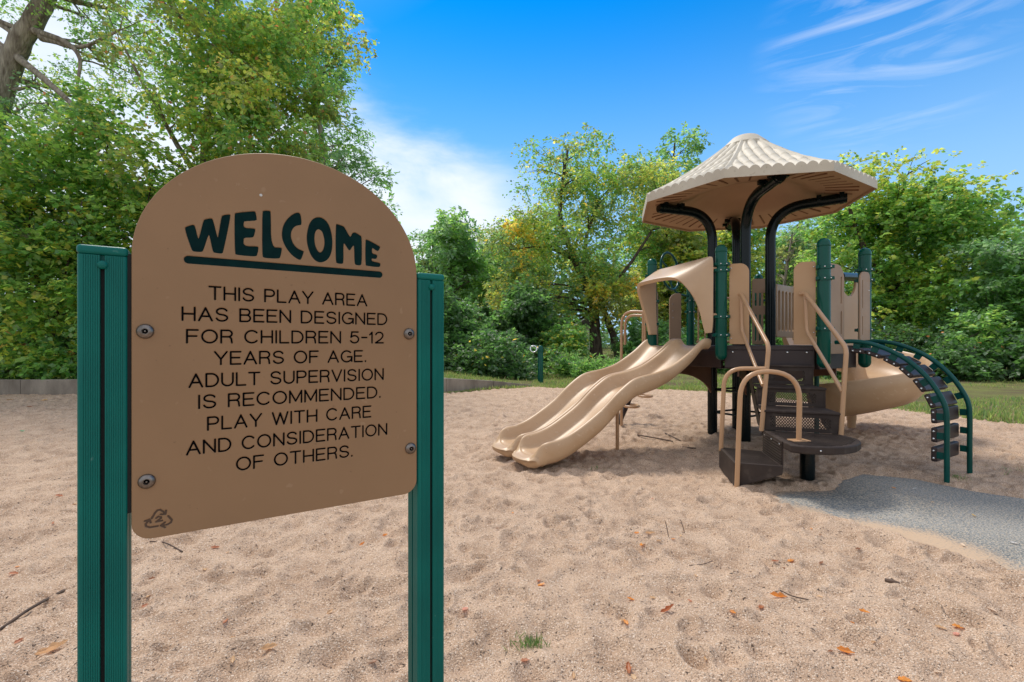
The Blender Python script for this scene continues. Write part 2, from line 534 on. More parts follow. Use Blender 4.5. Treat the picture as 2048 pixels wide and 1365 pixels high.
# ------------------------------------------------------------------ the ground
SAND_EDGE = [(-60, 11.7), (-12, 11.75), (-4, 11.9), (-1.65, 12.15), (-0.6, 12.9), (0.5, 13.7), (2.5, 13.5), (4.35, 13.2), (5.65, 12.0), (6.9, 9.5), (7.7, 7.2), (8.1, 5.0), (8.3, 2.0), (8.3, -60)]
PAD = [(2.05, 4.05), (2.3, 4.22), (2.75, 4.25), (3.05, 4.55), (3.43, 4.78), (3.82, 4.58), (4.02, 4.2), (4.3, 3.95), (5.3, 3.75), (6.6, 3.6), (6.6, 2.0), (4.4, 2.1), (3.2, 2.35), (2.72, 2.62), (2.62, 2.95), (2.4, 3.35), (2.15, 3.7)]
def poly_sd(x, y, poly):
    """signed distance to a closed polygon, negative inside"""
    d = np.full(x.shape, 1e9)
    ins = np.zeros(x.shape, dtype=bool)
    n = len(poly)
    for i in range(n):
        (x0, y0), (x1, y1) = poly[i], poly[(i + 1) % n]
        ex, ey = x1 - x0, y1 - y0
        t = np.clip(((x - x0) * ex + (y - y0) * ey) / (ex * ex + ey * ey), 0, 1)
        d = np.minimum(d, np.hypot(x - x0 - t * ex, y - y0 - t * ey))
        c = ((y0 > y) != (y1 > y)) & (x < (x1 - x0) * (y - y0) / (y1 - y0 + 1e-12) + x0)
        ins ^= c
    return np.where(ins, -d, d)
SAND_POLY = SAND_EDGE + [(-60, -60)]
def sstep(a, b, v):
    t = np.clip((v - a) / (b - a), 0, 1)
    return t * t * (3 - 2 * t)
def lawn_z(x, y):
    sd_ = poly_sd(x, y, SAND_POLY)
    rise = 0.75 * sstep(16, 44, y) + 0.3 * sstep(0, 14, y - 10) * 0.0
    wallside = sstep(0.6, -2.6, x) * 0.24            # earth level behind the concrete wall
    z = 0.03 + rise + wallside * sstep(0.0, 0.5, sd_) + 0.08 * (vnoise(x * 0.6, y * 0.6, 5) - 0.5)
    return np.where(sd_ < 0, -0.22 - 0.3 * sstep(0, 1.5, -sd_), np.where(sd_ < 0.25, z * sstep(-0.02, 0.12, sd_) - 0.05 * (1 - sstep(-0.02, 0.12, sd_)), z))
def sand_z(x, y, fine=True):
    x = np.asarray(x, dtype=float); y = np.asarray(y, dtype=float)
    z = 0.05 * (vnoise(x * 0.55, y * 0.55, 1) - 0.5) + 0.028 * (vnoise(x * 1.7, y * 1.7, 2) - 0.5)
    z = z + dents(x, y, 0.25, 10, 0.040, 0.85) + dents(x, y, 0.15, 30, 0.027, 0.8)
    if fine:
        z = z + 0.016 * (vnoise(x * 7, y * 7, 3) - 0.5) + 0.006 * (vnoise(x * 22, y * 22, 4) - 0.5) + 0.003 * (vnoise(x * 55, y * 55, 6) - 0.5)
    pd = poly_sd(x, y, PAD)
    drift = 0.16 * (vnoise(x * 4, y * 4, 7) - 0.5) + 0.10 * (vnoise(x * 13, y * 13, 8) - 0.5)
    front = sstep(4.3, 3.2, y) * sstep(4.2, 2.4, x)  # sand blown over the pad from the near side
    z = z + 0.03 * sstep(0.3, 0.0, np.abs(pd)) * (1 - sstep(0, 0.1, -pd))
    z = z - 0.042 * sstep(-0.12, 0.12, -(pd + drift * 0.5)) - 0.085 * sstep(0.0, 0.55, -(pd + drift * (0.4 + front))) - np.where(pd < 0.1, 0.010 * (vnoise(x * 38, y * 38, 9) - 0.5), 0)
    sd_ = poly_sd(x, y, SAND_POLY)
    return z - 0.35 * sstep(0.0, 0.5, sd_)

def build_sand():
    ny, nx = 620, 1180
    t = np.linspace(0, 1, ny)
    Y = 1.35 * (15.5 / 1.35) ** t
    X = np.linspace(-1.62, 1.62, nx)
    yy = np.repeat(Y[:, None], nx, 1)
    xx = X[None, :] * yy
    zz = sand_z(xx, yy)
    V = np.stack([xx, yy, zz], -1).reshape(-1, 3)
    idx = np.arange(ny * nx).reshape(ny, nx)
    F = np.stack([idx[:-1, :-1], idx[:-1, 1:], idx[1:, 1:], idx[1:, :-1]], -1).reshape(-1, 4)
    keep = poly_sd(xx[:-1, :-1].ravel(), yy[:-1, :-1].ravel(), SAND_POLY) < 0.6
    # the rest of the pit, beside and behind the viewer, as a coarser apron
    gx, gy = np.meshgrid(np.linspace(-26, 9, 176), np.linspace(-12, 15.5, 138))
    gz = sand_z(gx, gy, False) - 0.03
    inside = (np.abs(gx) < 1.55 * gy) & (gy > 1.7) & (gy < 15)
    gz = np.where(inside, gz - 0.12, gz)
    V2 = np.stack([gx, gy, gz], -1).reshape(-1, 3)
    i2 = np.arange(gx.size).reshape(gx.shape) + len(V)
    F2 = np.stack([i2[:-1, :-1], i2[:-1, 1:], i2[1:, 1:], i2[1:, :-1]], -1).reshape(-1, 4)
    k2 = poly_sd(gx[:-1, :-1].ravel(), gy[:-1, :-1].ravel(), SAND_POLY) < 0.6
    me = np_mesh('sand', np.concatenate([V, V2]), np.concatenate([F[keep], F2[k2]]), True)
    return tag(link_mesh('sand', me, M['sand']), kind='structure')
build_sand()

def build_lawn():
    Y = np.concatenate([np.linspace(-80, -14, 12), np.linspace(-12, 48, 241), np.geomspace(50, 900, 30)])
    X = np.concatenate([-np.geomspace(900, 32, 26), np.linspace(-30, 30, 241), np.geomspace(32, 900, 26)])
    xx, yy = np.meshgrid(X, Y)
    V = np.stack([xx, yy, lawn_z(xx, yy)], -1).reshape(-1, 3)
    idx = np.arange(xx.size).reshape(xx.shape)
    F = np.stack([idx[:-1, :-1], idx[:-1, 1:], idx[1:, 1:], idx[1:, :-1]], -1).reshape(-1, 4)
    return tag(link_mesh('ground', np_mesh('ground', V, F, True), M['soil']), kind='structure')
build_lawn()

def build_pad():
    gx, gy = np.meshgrid(np.linspace(1.8, 7.0, 261), np.linspace(1.6, 5.2, 181))
    pd = poly_sd(gx, gy, PAD)
    gz = -0.032 + 0.02 * (vnoise(gx * 0.8, gy * 0.8, 41) - 0.5) + 0.01 * sstep(4.3, 5.5, gx) - 0.05 * sstep(-0.06, 0.02, pd)
    V = np.stack([gx, gy, gz], -1).reshape(-1, 3)
    idx = np.arange(gx.size).reshape(gx.shape)
    F = np.stack([idx[:-1, :-1], idx[:-1, 1:], idx[1:, 1:], idx[1:, :-1]], -1).reshape(-1, 4)
    keep = (pd[:-1, :-1] < 0.03).ravel()
    me = np_mesh('rubber_path', V, F[keep], True)
    near = sstep(4.7, 3.3, gy) * sstep(4.6, 2.6, gx)
    wob = 0.30 * (vnoise(gx * 2.2, gy * 2.2, 43) - 0.5) + 0.18 * (vnoise(gx * 7, gy * 7, 44) - 0.5)
    dust = 0.16 + 0.55 * sstep(-0.08 - 0.42 * near, 0.04, pd + wob * (0.25 + near)) + 0.16 * (vnoise(gx * 1.5, gy * 1.5, 45) - 0.5)
    da = me.attributes.new('dust', 'FLOAT', 'POINT')
    da.data.foreach_set('value', dust.ravel().astype(np.float32))
    return tag(link_mesh('rubber_path', me, M['rubber']), kind='structure')
build_pad()

# concrete retaining wall along the far left edge of the sand
def build_wall():
    line = [(-34, 11.75), (-12, 11.8), (-4.2, 11.95), (-1.65, 12.2), (-0.5, 13.05), (0.65, 13.9)]
    tops = [0.36, 0.36, 0.37, 0.37, 0.24, 0.05]
    root = thing('retaining_wall', 'low weathered concrete retaining wall along the far left edge of the sand', 'wall', (-12, 11.8, 0))
    mb = MB(); cap = MB()
    for (p, q, t0, t1) in zip(line[:-1], line[1:], tops[:-1], tops[1:]):
        p, q = Vector(p), Vector(q)
        L = (q - p).length
        n = max(1, round(L / 2.4))
        d = (q - p).normalized(); nn = Vector((-d.y, d.x))
        for k in range(n):
            a, b = p + (q - p) * (k / n) + d * 0.006, p + (q - p) * ((k + 1) / n) - d * 0.006
            ha, hb = t0 + (t1 - t0) * k / n, t0 + (t1 - t0) * (k + 1) / n
            bot = [(a.x, a.y, -0.3), (b.x, b.y, -0.3), (b.x + nn.x * 0.2, b.y + nn.y * 0.2, -0.3), (a.x + nn.x * 0.2, a.y + nn.y * 0.2, -0.3)]
            top = [(bot[0][0], bot[0][1], ha), (bot[1][0], bot[1][1], hb), (bot[2][0], bot[2][1], hb), (bot[3][0], bot[3][1], ha)]
            mb.loft(bot, top)
    mb.build('wall_block', M['concrete'], root, bevel=0.012)
    return root
build_wall()

# ------------------------------------------------------------------ foliage
def leaf_quads(name, P, D, N, size, aspect, col, rng, parent=None, material=None, fold=0.18):
    """P leaf bases, D directions, N normals (all n x 3); a rhombic leaf blade of two faces each"""
    n = len(P)
    D = D / (np.linalg.norm(D, axis=1, keepdims=True) + 1e-9)
    S = np.cross(D, N)
    S /= (np.linalg.norm(S, axis=1, keepdims=True) + 1e-9)
    N = np.cross(S, D)
    L = size[:, None]
    W = L * aspect * 0.5
    a = P
    b = P + D * L * 0.45 + S * W + N * L * fold * 0.5
    c = P + D * L
    d = P + D * L * 0.45 - S * W + N * L * fold * 0.5
    V = np.stack([a, b, c, d], 1).reshape(-1, 3)
    i = np.arange(n) * 4
    F = np.stack([np.stack([i, i + 1, i + 2], 1), np.stack([i, i + 2, i + 3], 1)], 1).reshape(-1, 3)
    me = np_mesh(name, V, F)
    at_ = me.color_attributes.new('leaf_tint', 'FLOAT_COLOR', 'POINT')
    C = np.ones((n * 4, 4), dtype=np.float32)
    C[:, :3] = np.repeat(col, 4, axis=0)
    at_.data.foreach_set('color', C.ravel())
    return link_mesh(name, me, material or M['leaf'], parent)

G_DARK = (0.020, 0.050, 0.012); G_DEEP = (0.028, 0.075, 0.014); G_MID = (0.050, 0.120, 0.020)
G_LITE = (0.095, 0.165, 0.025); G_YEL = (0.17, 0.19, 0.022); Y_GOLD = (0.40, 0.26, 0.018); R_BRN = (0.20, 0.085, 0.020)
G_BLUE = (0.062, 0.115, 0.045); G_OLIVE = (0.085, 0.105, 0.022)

def pick_cols(rng, palette, n, clump_id, nclump, spread=0.7):
    w = np.array([p[0] for p in palette], float); w /= w.sum()
    C = np.array([p[1] for p in palette])
    wb = np.where(w > 0.095, w, 0); wb /= wb.sum()
    base = rng.choice(len(C), size=nclump, p=wb)           # a clump leans to one of the common colours
    own = rng.choice(len(C), size=n, p=w)
    use = np.where(rng.random(n) < spread, base[clump_id], own)
    c = C[use] * 2.2 * rng.uniform(0.75, 1.3, (n, 1)) * (1 + rng.normal(0, 0.06, (n, 3)))
    c = c * 0.93 + 0.07 * c.mean(1, keepdims=True)
    return np.clip(c, 0.004, 0.9)

def foliage(name, clumps, nleaf, size, palette, seed, parent, aspect=0.62, per_twig=12, twig=0.45, flat=0.55, droop=0.25, spread=0.6):
    """clumps: (x,y,z,r) list. Leaves sit along short twigs inside the clumps"""
    rng = np.random.default_rng(seed)
    C = np.array(clumps, float)
    ncl = len(C)
    nt_ = max(1, nleaf // per_twig)
    w = C[:, 3] ** 2; w /= w.sum()
    cid = rng.choice(ncl, size=nt_, p=w)
    v = rng.normal(size=(nt_, 3)); v /= np.linalg.norm(v, axis=1, keepdims=True)
    r = C[cid, 3] * rng.random(nt_) ** 0.45
    base = C[cid, :3] + v * r[:, None] * np.array([1.15, 1.15, 0.72])
    td = v * np.array([1, 1, 0.45]) + rng.normal(0, 0.45, (nt_, 3)) + np.array([0, 0, -droop * 0.5])
    td /= np.linalg.norm(td, axis=1, keepdims=True)
    T = np.repeat(np.arange(nt_), per_twig)
    n = len(T)
    k = np.tile(np.arange(per_twig), nt_) / per_twig
    s = twig * np.repeat(rng.uniform(0.6, 1.3, nt_), per_twig)
    P = base[T] + td[T] * (k * s)[:, None] + rng.normal(0, 0.035 * twig / 0.45, (n, 3))
    P[:, 2] -= droop * (k ** 2) * s * 0.6
    side = np.where(np.arange(n) % 2 == 0, 1.0, -1.0)[:, None]
    upv = np.array([0, 0, 1.0])
    lat = np.cross(td, upv)[T]
    D = td[T] * 0.6 + lat * side * 0.9 + rng.normal(0, 0.35, (n, 3)) + np.array([0, 0, -droop])
    N = upv * flat + rng.normal(0, 0.5, (n, 3))
    sz = size * rng.uniform(0.5, 1.45, n)
    col = pick_cols(rng, palette, n, cid[T], ncl, spread)
    return leaf_quads(name, P, D, N, sz, aspect, col, rng, parent)

def clumps_in(rng, boxes, n, rmin, rmax):
    """n clump centres in a union of ellipsoids (cx,cy,cz,rx,ry,rz,weight), favouring the shell"""
    out = []
    W = np.array([b[6] for b in boxes], float); W /= W.sum()
    for k in range(n):
        b = boxes[rng.choice(len(boxes), p=W)]
        v = rng.normal(size=3); v /= np.linalg.norm(v)
        q = rng.random() ** 0.42
        out.append((b[0] + v[0] * b[3] * q, b[1] + v[1] * b[4] * q, b[2] + v[2] * b[5] * q, rng.uniform(rmin, rmax)))
    return out

def limb_path(a, b, rng, sag=0.15, n=6):
    a, b = Vector(a), Vector(b)
    L = (b - a).length
    m = (a + b) / 2 + Vector(rng.normal(0, L * 0.06, 3)) + Vector((0, 0, L * sag))
    out = []
    for k in range(n + 1):
        t = k / n
        out.append(a * (1 - t) ** 2 + m * 2 * t * (1 - t) + b * t * t + (Vector(rng.normal(0, L * 0.008, 3)) if 0 < k < n else Vector((0, 0, 0))))
    return out

def tree(name, label, cat, stems, boxes, nclump, rcl, nleaf, leaf, palette, seed, group=None, bark='bark', nlimb=26, limb_r=0.06, extra=(), **kw):
    """stems: list of (points, base radius, tip radius); the first stem's foot is the base"""
    rng = np.random.default_rng(seed)
    root = thing(name, label, cat, tuple(stems[0][0][0]), group)
    mb = MB()
    nodes = []
    for pts, r0, r1 in stems:
        sp = spline(pts, 5)
        m = len(sp)
        rr = [r0 + (r1 - r0) * (i / (m - 1)) ** 0.8 for i in range(m)]
        rr[0] *= 1.35
        if m > 3: rr[1] *= 1.12
        mb.tube([p + Vector(rng.normal(0, r0 * 0.05, 3)) for p in sp], rr, 10)
        nodes += [(p, r) for p, r in zip(sp, rr)][m // 3:]
    cl = clumps_in(rng, boxes, nclump, *rcl) + list(extra)
    order = rng.permutation(len(cl))[:nlimb]
    for i in order:
        c = Vector(cl[i][:3])
        best = min(nodes, key=lambda q: (q[0] - c).length + max(0, q[0].z - c.z + 0.3) * 2.0)
        path = limb_path(best[0], c, rng, 0.08)
        r0 = min(best[1] * 0.6, limb_r)
        mb.tube(path, [r0 * (1 - 0.85 * k / (len(path) - 1)) for k in range(len(path))], 6)
        for q in range(3):
            e = c + Vector(rng.normal(0, 1, 3)).normalized() * cl[i][3] * 1.1
            st = path[rng.integers(3, len(path))]
            mb.tube(limb_path(st, e, rng, 0.05, 4), [r0 * 0.35, r0 * 0.3, r0 * 0.22, r0 * 0.15, r0 * 0.08], 5)
    if mb.v:
        mb.build('trunk', M[bark], root, smooth=60)
    if nleaf:
        foliage('crown', cl, nleaf, leaf, palette, seed + 1, root, **kw)
    return root

def gz(x, y):
    return float(lawn_z(np.array([float(x)]), np.array([float(y)]))[0])

def ell(px0, py0, px1, py1, Y, ry=2.5, w=1.0):
    """ellipsoid that fills a pixel box at depth Y"""
    a, b = at(px0, py1, Y), at(px1, py0, Y)
    return ((a.x + b.x) / 2, Y, (a.z + b.z) / 2, (b.x - a.x) / 2, ry, (b.z - a.z) / 2, w)

def foot(px, Y):
    x = (px - 1024) / 967 * Y
    return Vector((x, Y, gz(x, Y) - 0.1))

def build_trees():
    # --- left: big old leaning trunk
    f = Vector((-17.5, 15.5, 0.2))
    tree('old_tree', 'old leaning tree with thick grey trunk and sparse pale leaves at far left', 'tree',
         [([f, at(-60, 480, 15.5), at(0, 190, 15.5), at(45, 80, 15.5), at(85, 10, 15.5), at(130, -140, 15.5)], 0.40, 0.24),
          ([at(28, 110, 15.5), at(90, 160, 15), at(140, 205, 14.7), at(185, 255, 14.4), at(230, 330, 14)], 0.12, 0.03),
          ([at(62, 60, 15.5), at(130, 85, 15), at(160, 120, 14.8), at(150, 190, 14.6)], 0.11, 0.03),
          ([at(85, 75, 15.4), at(160, 95, 15), at(240, 60, 15)], 0.10, 0.03)],
         [ell(-250, -260, 330, 220, 16, 3.0, 3), ell(-150, 150, 240, 420, 16, 2.5, 1.6), ell(120, -120, 330, 160, 16, 2, 0.8)], 90, (0.4, 0.9), 26000, 0.115,
         [(3, G_BLUE), (3, G_MID), (2, G_LITE), (1, G_YEL)], 11, nlimb=34, limb_r=0.09, aspect=0.5)
    # --- left: tall maple turning colour
    f = foot(408, 15.5)
    tree('maple_tree', 'tall maple with green and rusty yellow leaves rising behind the welcome sign', 'tree',
         [([f, at(408, 500, 15.5), at(410, 300, 15.5), at(425, 150, 15.5), at(440, -120, 15.5)], 0.22, 0.07),
          ([at(408, 420, 15.5), at(480, 260, 15.3), at(560, 90, 15)], 0.10, 0.03),
          ([at(410, 380, 15.5), at(320, 230, 15.2), at(240, 80, 15)], 0.10, 0.03)],
         [ell(230, -170, 640, 300, 15.3, 3.0, 4), ell(330, 60, 700, 330, 15, 2.6, 2.4), ell(180, 200, 640, 480, 14.8, 2.4, 2.6), ell(470, -60, 690, 200, 15.5, 2, 1.2)], 150, (0.3, 0.75), 56000, 0.125,
         [(2.0, G_OLIVE), (3.2, G_YEL), (3.0, G_LITE), (2.6, G_MID), (0.45, R_BRN), (0.15, Y_GOLD)], 21, nlimb=60, limb_r=0.06, aspect=0.75, spread=0.5)
    # --- left: airy tree behind
    f = foot(690, 21)
    tree('airy_tree', 'airy thin tree with small grey green leaves behind the maple, seen against sky', 'tree',
         [([f, at(660, 480, 21), at(640, 250, 21), at(610, 20, 21)], 0.2, 0.06)],
         [ell(540, -40, 690, 120, 21, 2, 1.3), ell(590, 60, 705, 260, 21, 2, 1.6), ell(600, 230, 745, 400, 21, 2, 1.8), ell(660, 330, 785, 430, 21, 1.5, 0.7)], 75, (0.3, 0.75), 13000, 0.17,
         [(3, G_BLUE), (2, G_MID), (1, G_LITE)], 31, nlimb=55, limb_r=0.05, aspect=0.42)
    # --- left: young maples of the understory, each a thing
    spots = [(-60, 13.8, 150, 720, 'young maple with broad layered leaves at the left picture edge'),
             (70, 13.2, 250, 735, 'bushy young maple above the retaining wall, left of the sign post'),
             (210, 14.2, 210, 735, 'young maple standing directly behind the left sign post'),
             (350, 14.6, 330, 740, 'young maple hidden behind the welcome panel'),
             (-150, 14.4, 100, 700, 'young maple mostly beyond the left picture edge'),
             (560, 16.5, 430, 740, 'young maple behind the lettering of the welcome panel')]
    for k, (px, Y, top, bot, lab) in enumerate(spots):
        f = foot(px, Y)
        mid = (top + bot) / 2
        tree('young_maple', lab, 'tree',
             [([f, at(px + 6, mid + 90, Y), at(px - 10, mid - 40, Y), at(px + 10, top + 40, Y)], 0.075, 0.02),
              ([f + Vector((0.15, 0.1, 0)), at(px + 60, mid + 60, Y - 0.3), at(px + 95, top + 150, Y - 0.3)], 0.05, 0.015)],
             [ell(px - 130, top, px + 130, bot - 160, Y, 1.7, 2.4), ell(px - 145, mid - 40, px + 145, bot, Y - 0.5, 1.3, 1.5)], 90, (0.28, 0.6), 16000 if k < 3 else 11000, 0.135,
             [(3, G_MID), (1.2, G_DEEP), (3.4, G_LITE), (1.6, G_YEL), (0.12, R_BRN), (0.1, Y_GOLD)], 41 + 7 * k, 'young maples behind the retaining wall',
             bark='darkbark', nlimb=34, limb_r=0.025, aspect=0.85, flat=1.1, spread=0.45)
    # low plants on top of the wall
    for k, (px, Y, h, w_, lab) in enumerate([(20, 12.6, 0.75, 0.9, 'low leafy shrub on the wall at the left picture edge'), (110, 12.5, 0.95, 0.8, 'leafy sapling shrub on the wall beside the left sign post'),
                                         (-110, 12.7, 0.9, 1.1, 'low leafy shrub on the wall beyond the left edge')]):
        x = (px - 1024) / 967 * Y
        z0 = gz(x, Y)
        tree('wall_shrub', lab, 'shrub', [([(x, Y, z0 - 0.05), (x + 0.05, Y, z0 + h * 0.5), (x, Y - 0.05, z0 + h)], 0.03, 0.008)],
             [(x, Y, z0 + h * 0.5, w_, 0.5, h * 0.55, 1)], 26, (0.16, 0.3), 2600, 0.12, [(3, G_MID), (2, G_LITE), (1, G_YEL), (1, G_DEEP)], 300 + k, 'low shrubs on the retaining wall',
             bark='darkbark', nlimb=12, limb_r=0.012, aspect=0.7, twig=0.22, flat=0.9)
    # --- middle distance, left of the slide
    for k, (px, Y, x0, y0, x1, y1, n, pal, lab, nm) in enumerate([
        (860, 36, 800, 440, 935, 660, 6500, [(3, G_BLUE), (2, G_MID), (1, G_OLIVE)], 'greyish thin topped tree just right of the welcome panel', 'thin_tree'),
        (895, 33, 850, 425, 975, 640, 12000, [(3, G_BLUE), (3, G_MID), (1, G_LITE)], 'tapered blue green tree behind the right sign post', 'tapered_tree'),
        (975, 40, 915, 455, 1060, 660, 14000, [(3, G_MID), (2, G_LITE), (1, G_BLUE)], 'pale green tree between the sign and the yellowing tree', 'pale_tree'),
        (1330, 38, 1230, 262, 1470, 660, 22000, [(3, G_MID), (2, G_LITE), (1, G_BLUE)], 'tall green tree behind the roof of the play structure', 'tall_tree'),
        (1300, 30, 1250, 400, 1460, 700, 24000, [(3, G_YEL), (2, G_OLIVE), (2, G_MID), (0.4, Y_GOLD)], 'yellow green tree behind the slide hood', 'yellow_green_tree'),
        (1430, 32, 1370, 400, 1560, 710, 24000, [(3, G_YEL), (2, G_LITE), (2, G_MID), (0.2, Y_GOLD)], 'yellow green tree behind the black roof posts', 'yellow_green_tree'),
        (1040, 34, 960, 430, 1150, 690, 18000, [(3, G_MID), (2, G_OLIVE), (1, G_BLUE), (1, G_YEL)], 'olive green tree filling in behind the yellowing tree', 'olive_tree'),
        (1590, 36, 1500, 430, 1690, 700, 15000, [(3, G_MID), (2, G_BLUE), (1, G_LITE)], 'grey green tree behind the bare one, right of the roof posts', 'grey_green_tree'),
        (1600, 30, 1520, 520, 1680, 720, 16000, [(3, G_MID), (2, G_LITE), (2, G_DEEP)], 'small green tree under a grey bare one, behind the stair panels', 'small_tree')]):
        f = foot(px, Y)
        cx = (x0 + x1) / 2
        tree(nm, lab, 'tree', [([f, at(px + 5, (y0 + y1) / 2, Y), at(cx, y0 + 20, Y)], 0.26, 0.06)],
             [ell(x0, y0 + (y1 - y0) * 0.28, x1, y1, Y, 2.6, 2.2), ell(x0 + (x1 - x0) * 0.22, y0, x1 - (x1 - x0) * 0.22, y0 + (y1 - y0) * 0.6, Y, 2.0, 1.3)], 75, (0.45, 1.1), n, 0.26, pal, 401 + 9 * k,
             nlimb=34, limb_r=0.07, bark='darkbark', aspect=0.55, twig=0.7)
    # --- yellowing box elder with two stems
    f = foot(1192, 28)
    yt = tree('yellowing_tree', 'large tree turning yellow, its dark trunk standing on the lawn left of the slide', 'tree',
         [([f, at(1190, 660, 28), at(1184, 600, 28), at(1150, 520, 28), at(1120, 430, 28), at(1135, 300, 28)], 0.40, 0.07),
          ([foot(1240, 28.5), at(1222, 660, 28.5), at(1195, 590, 28.3), at(1170, 500, 28.2), at(1190, 420, 28)], 0.26, 0.07),
          ([at(1186, 620, 28), at(1215, 585, 27.6), at(1265, 520, 27.3), at(1330, 420, 27)], 0.18, 0.05),
          ([at(1150, 520, 28), at(1090, 495, 27.6), at(1020, 500, 27.3)], 0.12, 0.03)],
         [ell(985, 400, 1260, 590, 28, 3.4, 3), ell(1050, 270, 1240, 450, 28, 3, 2.2), ell(975, 520, 1130, 700, 27.3, 1.8, 1.7), ell(1140, 520, 1290, 660, 27.5, 2, 1.3), ell(1190, 290, 1400, 520, 29, 3, 2.2)],
         190, (0.35, 1.0), 54000, 0.165, [(2.2, G_YEL), (2.0, G_OLIVE), (2.8, G_LITE), (3, G_MID), (2, G_BLUE), (1.0, Y_GOLD)], 501, nlimb=70, limb_r=0.08, bark='darkbark', aspect=0.6, twig=0.7, spread=0.62)
    rng = np.random.default_rng(55)
    gold = clumps_in(rng, [ell(965, 560, 1050, 700, 26.8, 0.9, 2), ell(1010, 430, 1075, 540, 26.8, 0.9, 1.2), ell(1165, 545, 1300, 640, 26.6, 1.2, 2), ell(1110, 640, 1160, 715, 26.6, 0.6, 0.6)], 34, 0.18, 0.5)
    foliage('golden_leaves', gold, 4600, 0.18, [(2.2, (0.27, 0.20, 0.016)), (2.6, G_YEL), (1.4, G_OLIVE)], 56, yt, twig=0.5)
    # --- dark bushes in the middle
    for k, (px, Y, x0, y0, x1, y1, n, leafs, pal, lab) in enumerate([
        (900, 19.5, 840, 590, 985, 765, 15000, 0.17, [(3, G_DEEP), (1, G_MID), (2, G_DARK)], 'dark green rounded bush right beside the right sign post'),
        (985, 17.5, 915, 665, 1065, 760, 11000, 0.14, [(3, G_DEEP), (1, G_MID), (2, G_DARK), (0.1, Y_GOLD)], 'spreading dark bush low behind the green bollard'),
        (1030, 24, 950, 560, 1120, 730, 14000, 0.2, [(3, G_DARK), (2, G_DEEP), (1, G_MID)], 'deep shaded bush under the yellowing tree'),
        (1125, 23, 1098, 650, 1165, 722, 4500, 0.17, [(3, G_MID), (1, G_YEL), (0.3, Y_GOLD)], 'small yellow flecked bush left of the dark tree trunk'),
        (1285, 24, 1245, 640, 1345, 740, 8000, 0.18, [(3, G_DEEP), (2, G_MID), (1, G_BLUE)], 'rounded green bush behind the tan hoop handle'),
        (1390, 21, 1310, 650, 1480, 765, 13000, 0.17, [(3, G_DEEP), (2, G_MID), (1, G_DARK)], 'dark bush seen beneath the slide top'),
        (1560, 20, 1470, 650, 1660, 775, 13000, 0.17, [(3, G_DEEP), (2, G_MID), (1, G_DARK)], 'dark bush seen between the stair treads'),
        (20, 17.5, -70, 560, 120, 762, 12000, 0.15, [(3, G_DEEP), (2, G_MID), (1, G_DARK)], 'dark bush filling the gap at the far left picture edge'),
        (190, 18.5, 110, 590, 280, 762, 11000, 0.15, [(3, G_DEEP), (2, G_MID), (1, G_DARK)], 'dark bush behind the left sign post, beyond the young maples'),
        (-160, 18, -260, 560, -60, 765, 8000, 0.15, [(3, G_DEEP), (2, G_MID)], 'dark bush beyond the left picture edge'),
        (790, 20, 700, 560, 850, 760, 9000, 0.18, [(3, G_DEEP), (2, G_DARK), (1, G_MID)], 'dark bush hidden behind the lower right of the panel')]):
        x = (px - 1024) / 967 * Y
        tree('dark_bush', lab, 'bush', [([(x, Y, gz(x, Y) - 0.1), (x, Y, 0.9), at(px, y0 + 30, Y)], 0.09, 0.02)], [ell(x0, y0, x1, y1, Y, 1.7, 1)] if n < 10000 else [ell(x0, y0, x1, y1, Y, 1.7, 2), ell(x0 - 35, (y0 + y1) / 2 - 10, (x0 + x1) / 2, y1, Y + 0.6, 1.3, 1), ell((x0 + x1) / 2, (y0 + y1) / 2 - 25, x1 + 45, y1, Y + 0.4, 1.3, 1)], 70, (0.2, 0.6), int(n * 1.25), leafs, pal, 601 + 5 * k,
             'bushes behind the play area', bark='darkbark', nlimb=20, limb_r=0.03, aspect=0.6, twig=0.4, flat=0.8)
    # pale tall weeds on the bank
    for k, (px, Y, w_, h, lab) in enumerate([(1135, 18, 0.45, 0.75, 'clump of pale tall weeds left of the slide chute'), (1180, 17.2, 0.55, 0.6, 'widest clump of pale weeds behind the slide chute'), (1235, 18, 0.5, 0.65, 'clump of pale weeds close to the slide rail')]):
        x = (px - 1024) / 967 * Y
        z0 = gz(x, Y)
        tree('weed_clump', lab, 'weeds', [([(x, Y, z0 - 0.05), (x, Y, z0 + h * 0.5), (x + 0.03, Y, z0 + h)], 0.012, 0.004)], [(x, Y, z0 + h * 0.42, w_, 0.6, h * 0.5, 1)], 40, (0.12, 0.25), 3200, 0.14,
             [(3, G_MID), (2, (0.06, 0.11, 0.025)), (1, G_LITE)], 701 + k, 'pale weeds on the bank', bark='darkbark', nlimb=14, limb_r=0.008, aspect=0.3, twig=0.28, flat=0.3, droop=-0.15)
    # --- right: bright maple and its darker neighbours
    f = foot(1790, 22)
    tree('bright_maple', 'big bright green maple rising right of the play structure roof', 'tree',
         [([f, at(1790, 640, 22), at(1800, 520, 22), at(1790, 380, 22)], 0.34, 0.08), ([at(1795, 600, 22), at(1870, 500, 21.6), at(1920, 400, 21.4)], 0.17, 0.05), ([at(1795, 600, 22), at(1720, 480, 21.6), at(1690, 380, 21.4)], 0.17, 0.05)],
         [ell(1640, 315, 1860, 560, 22, 3.2, 3), ell(1740, 350, 1960, 600, 21.6, 3, 3), ell(1640, 500, 1980, 735, 21, 2.6, 3.2)], 170, (0.35, 1.0), 56000, 0.165,
         [(4.4, G_LITE), (2.4, G_YEL), (2.4, G_MID), (1.0, G_DEEP)], 801, nlimb=55, limb_r=0.07, bark='darkbark', aspect=0.75, flat=0.9, spread=0.55)
    f = foot(2035, 17.5)
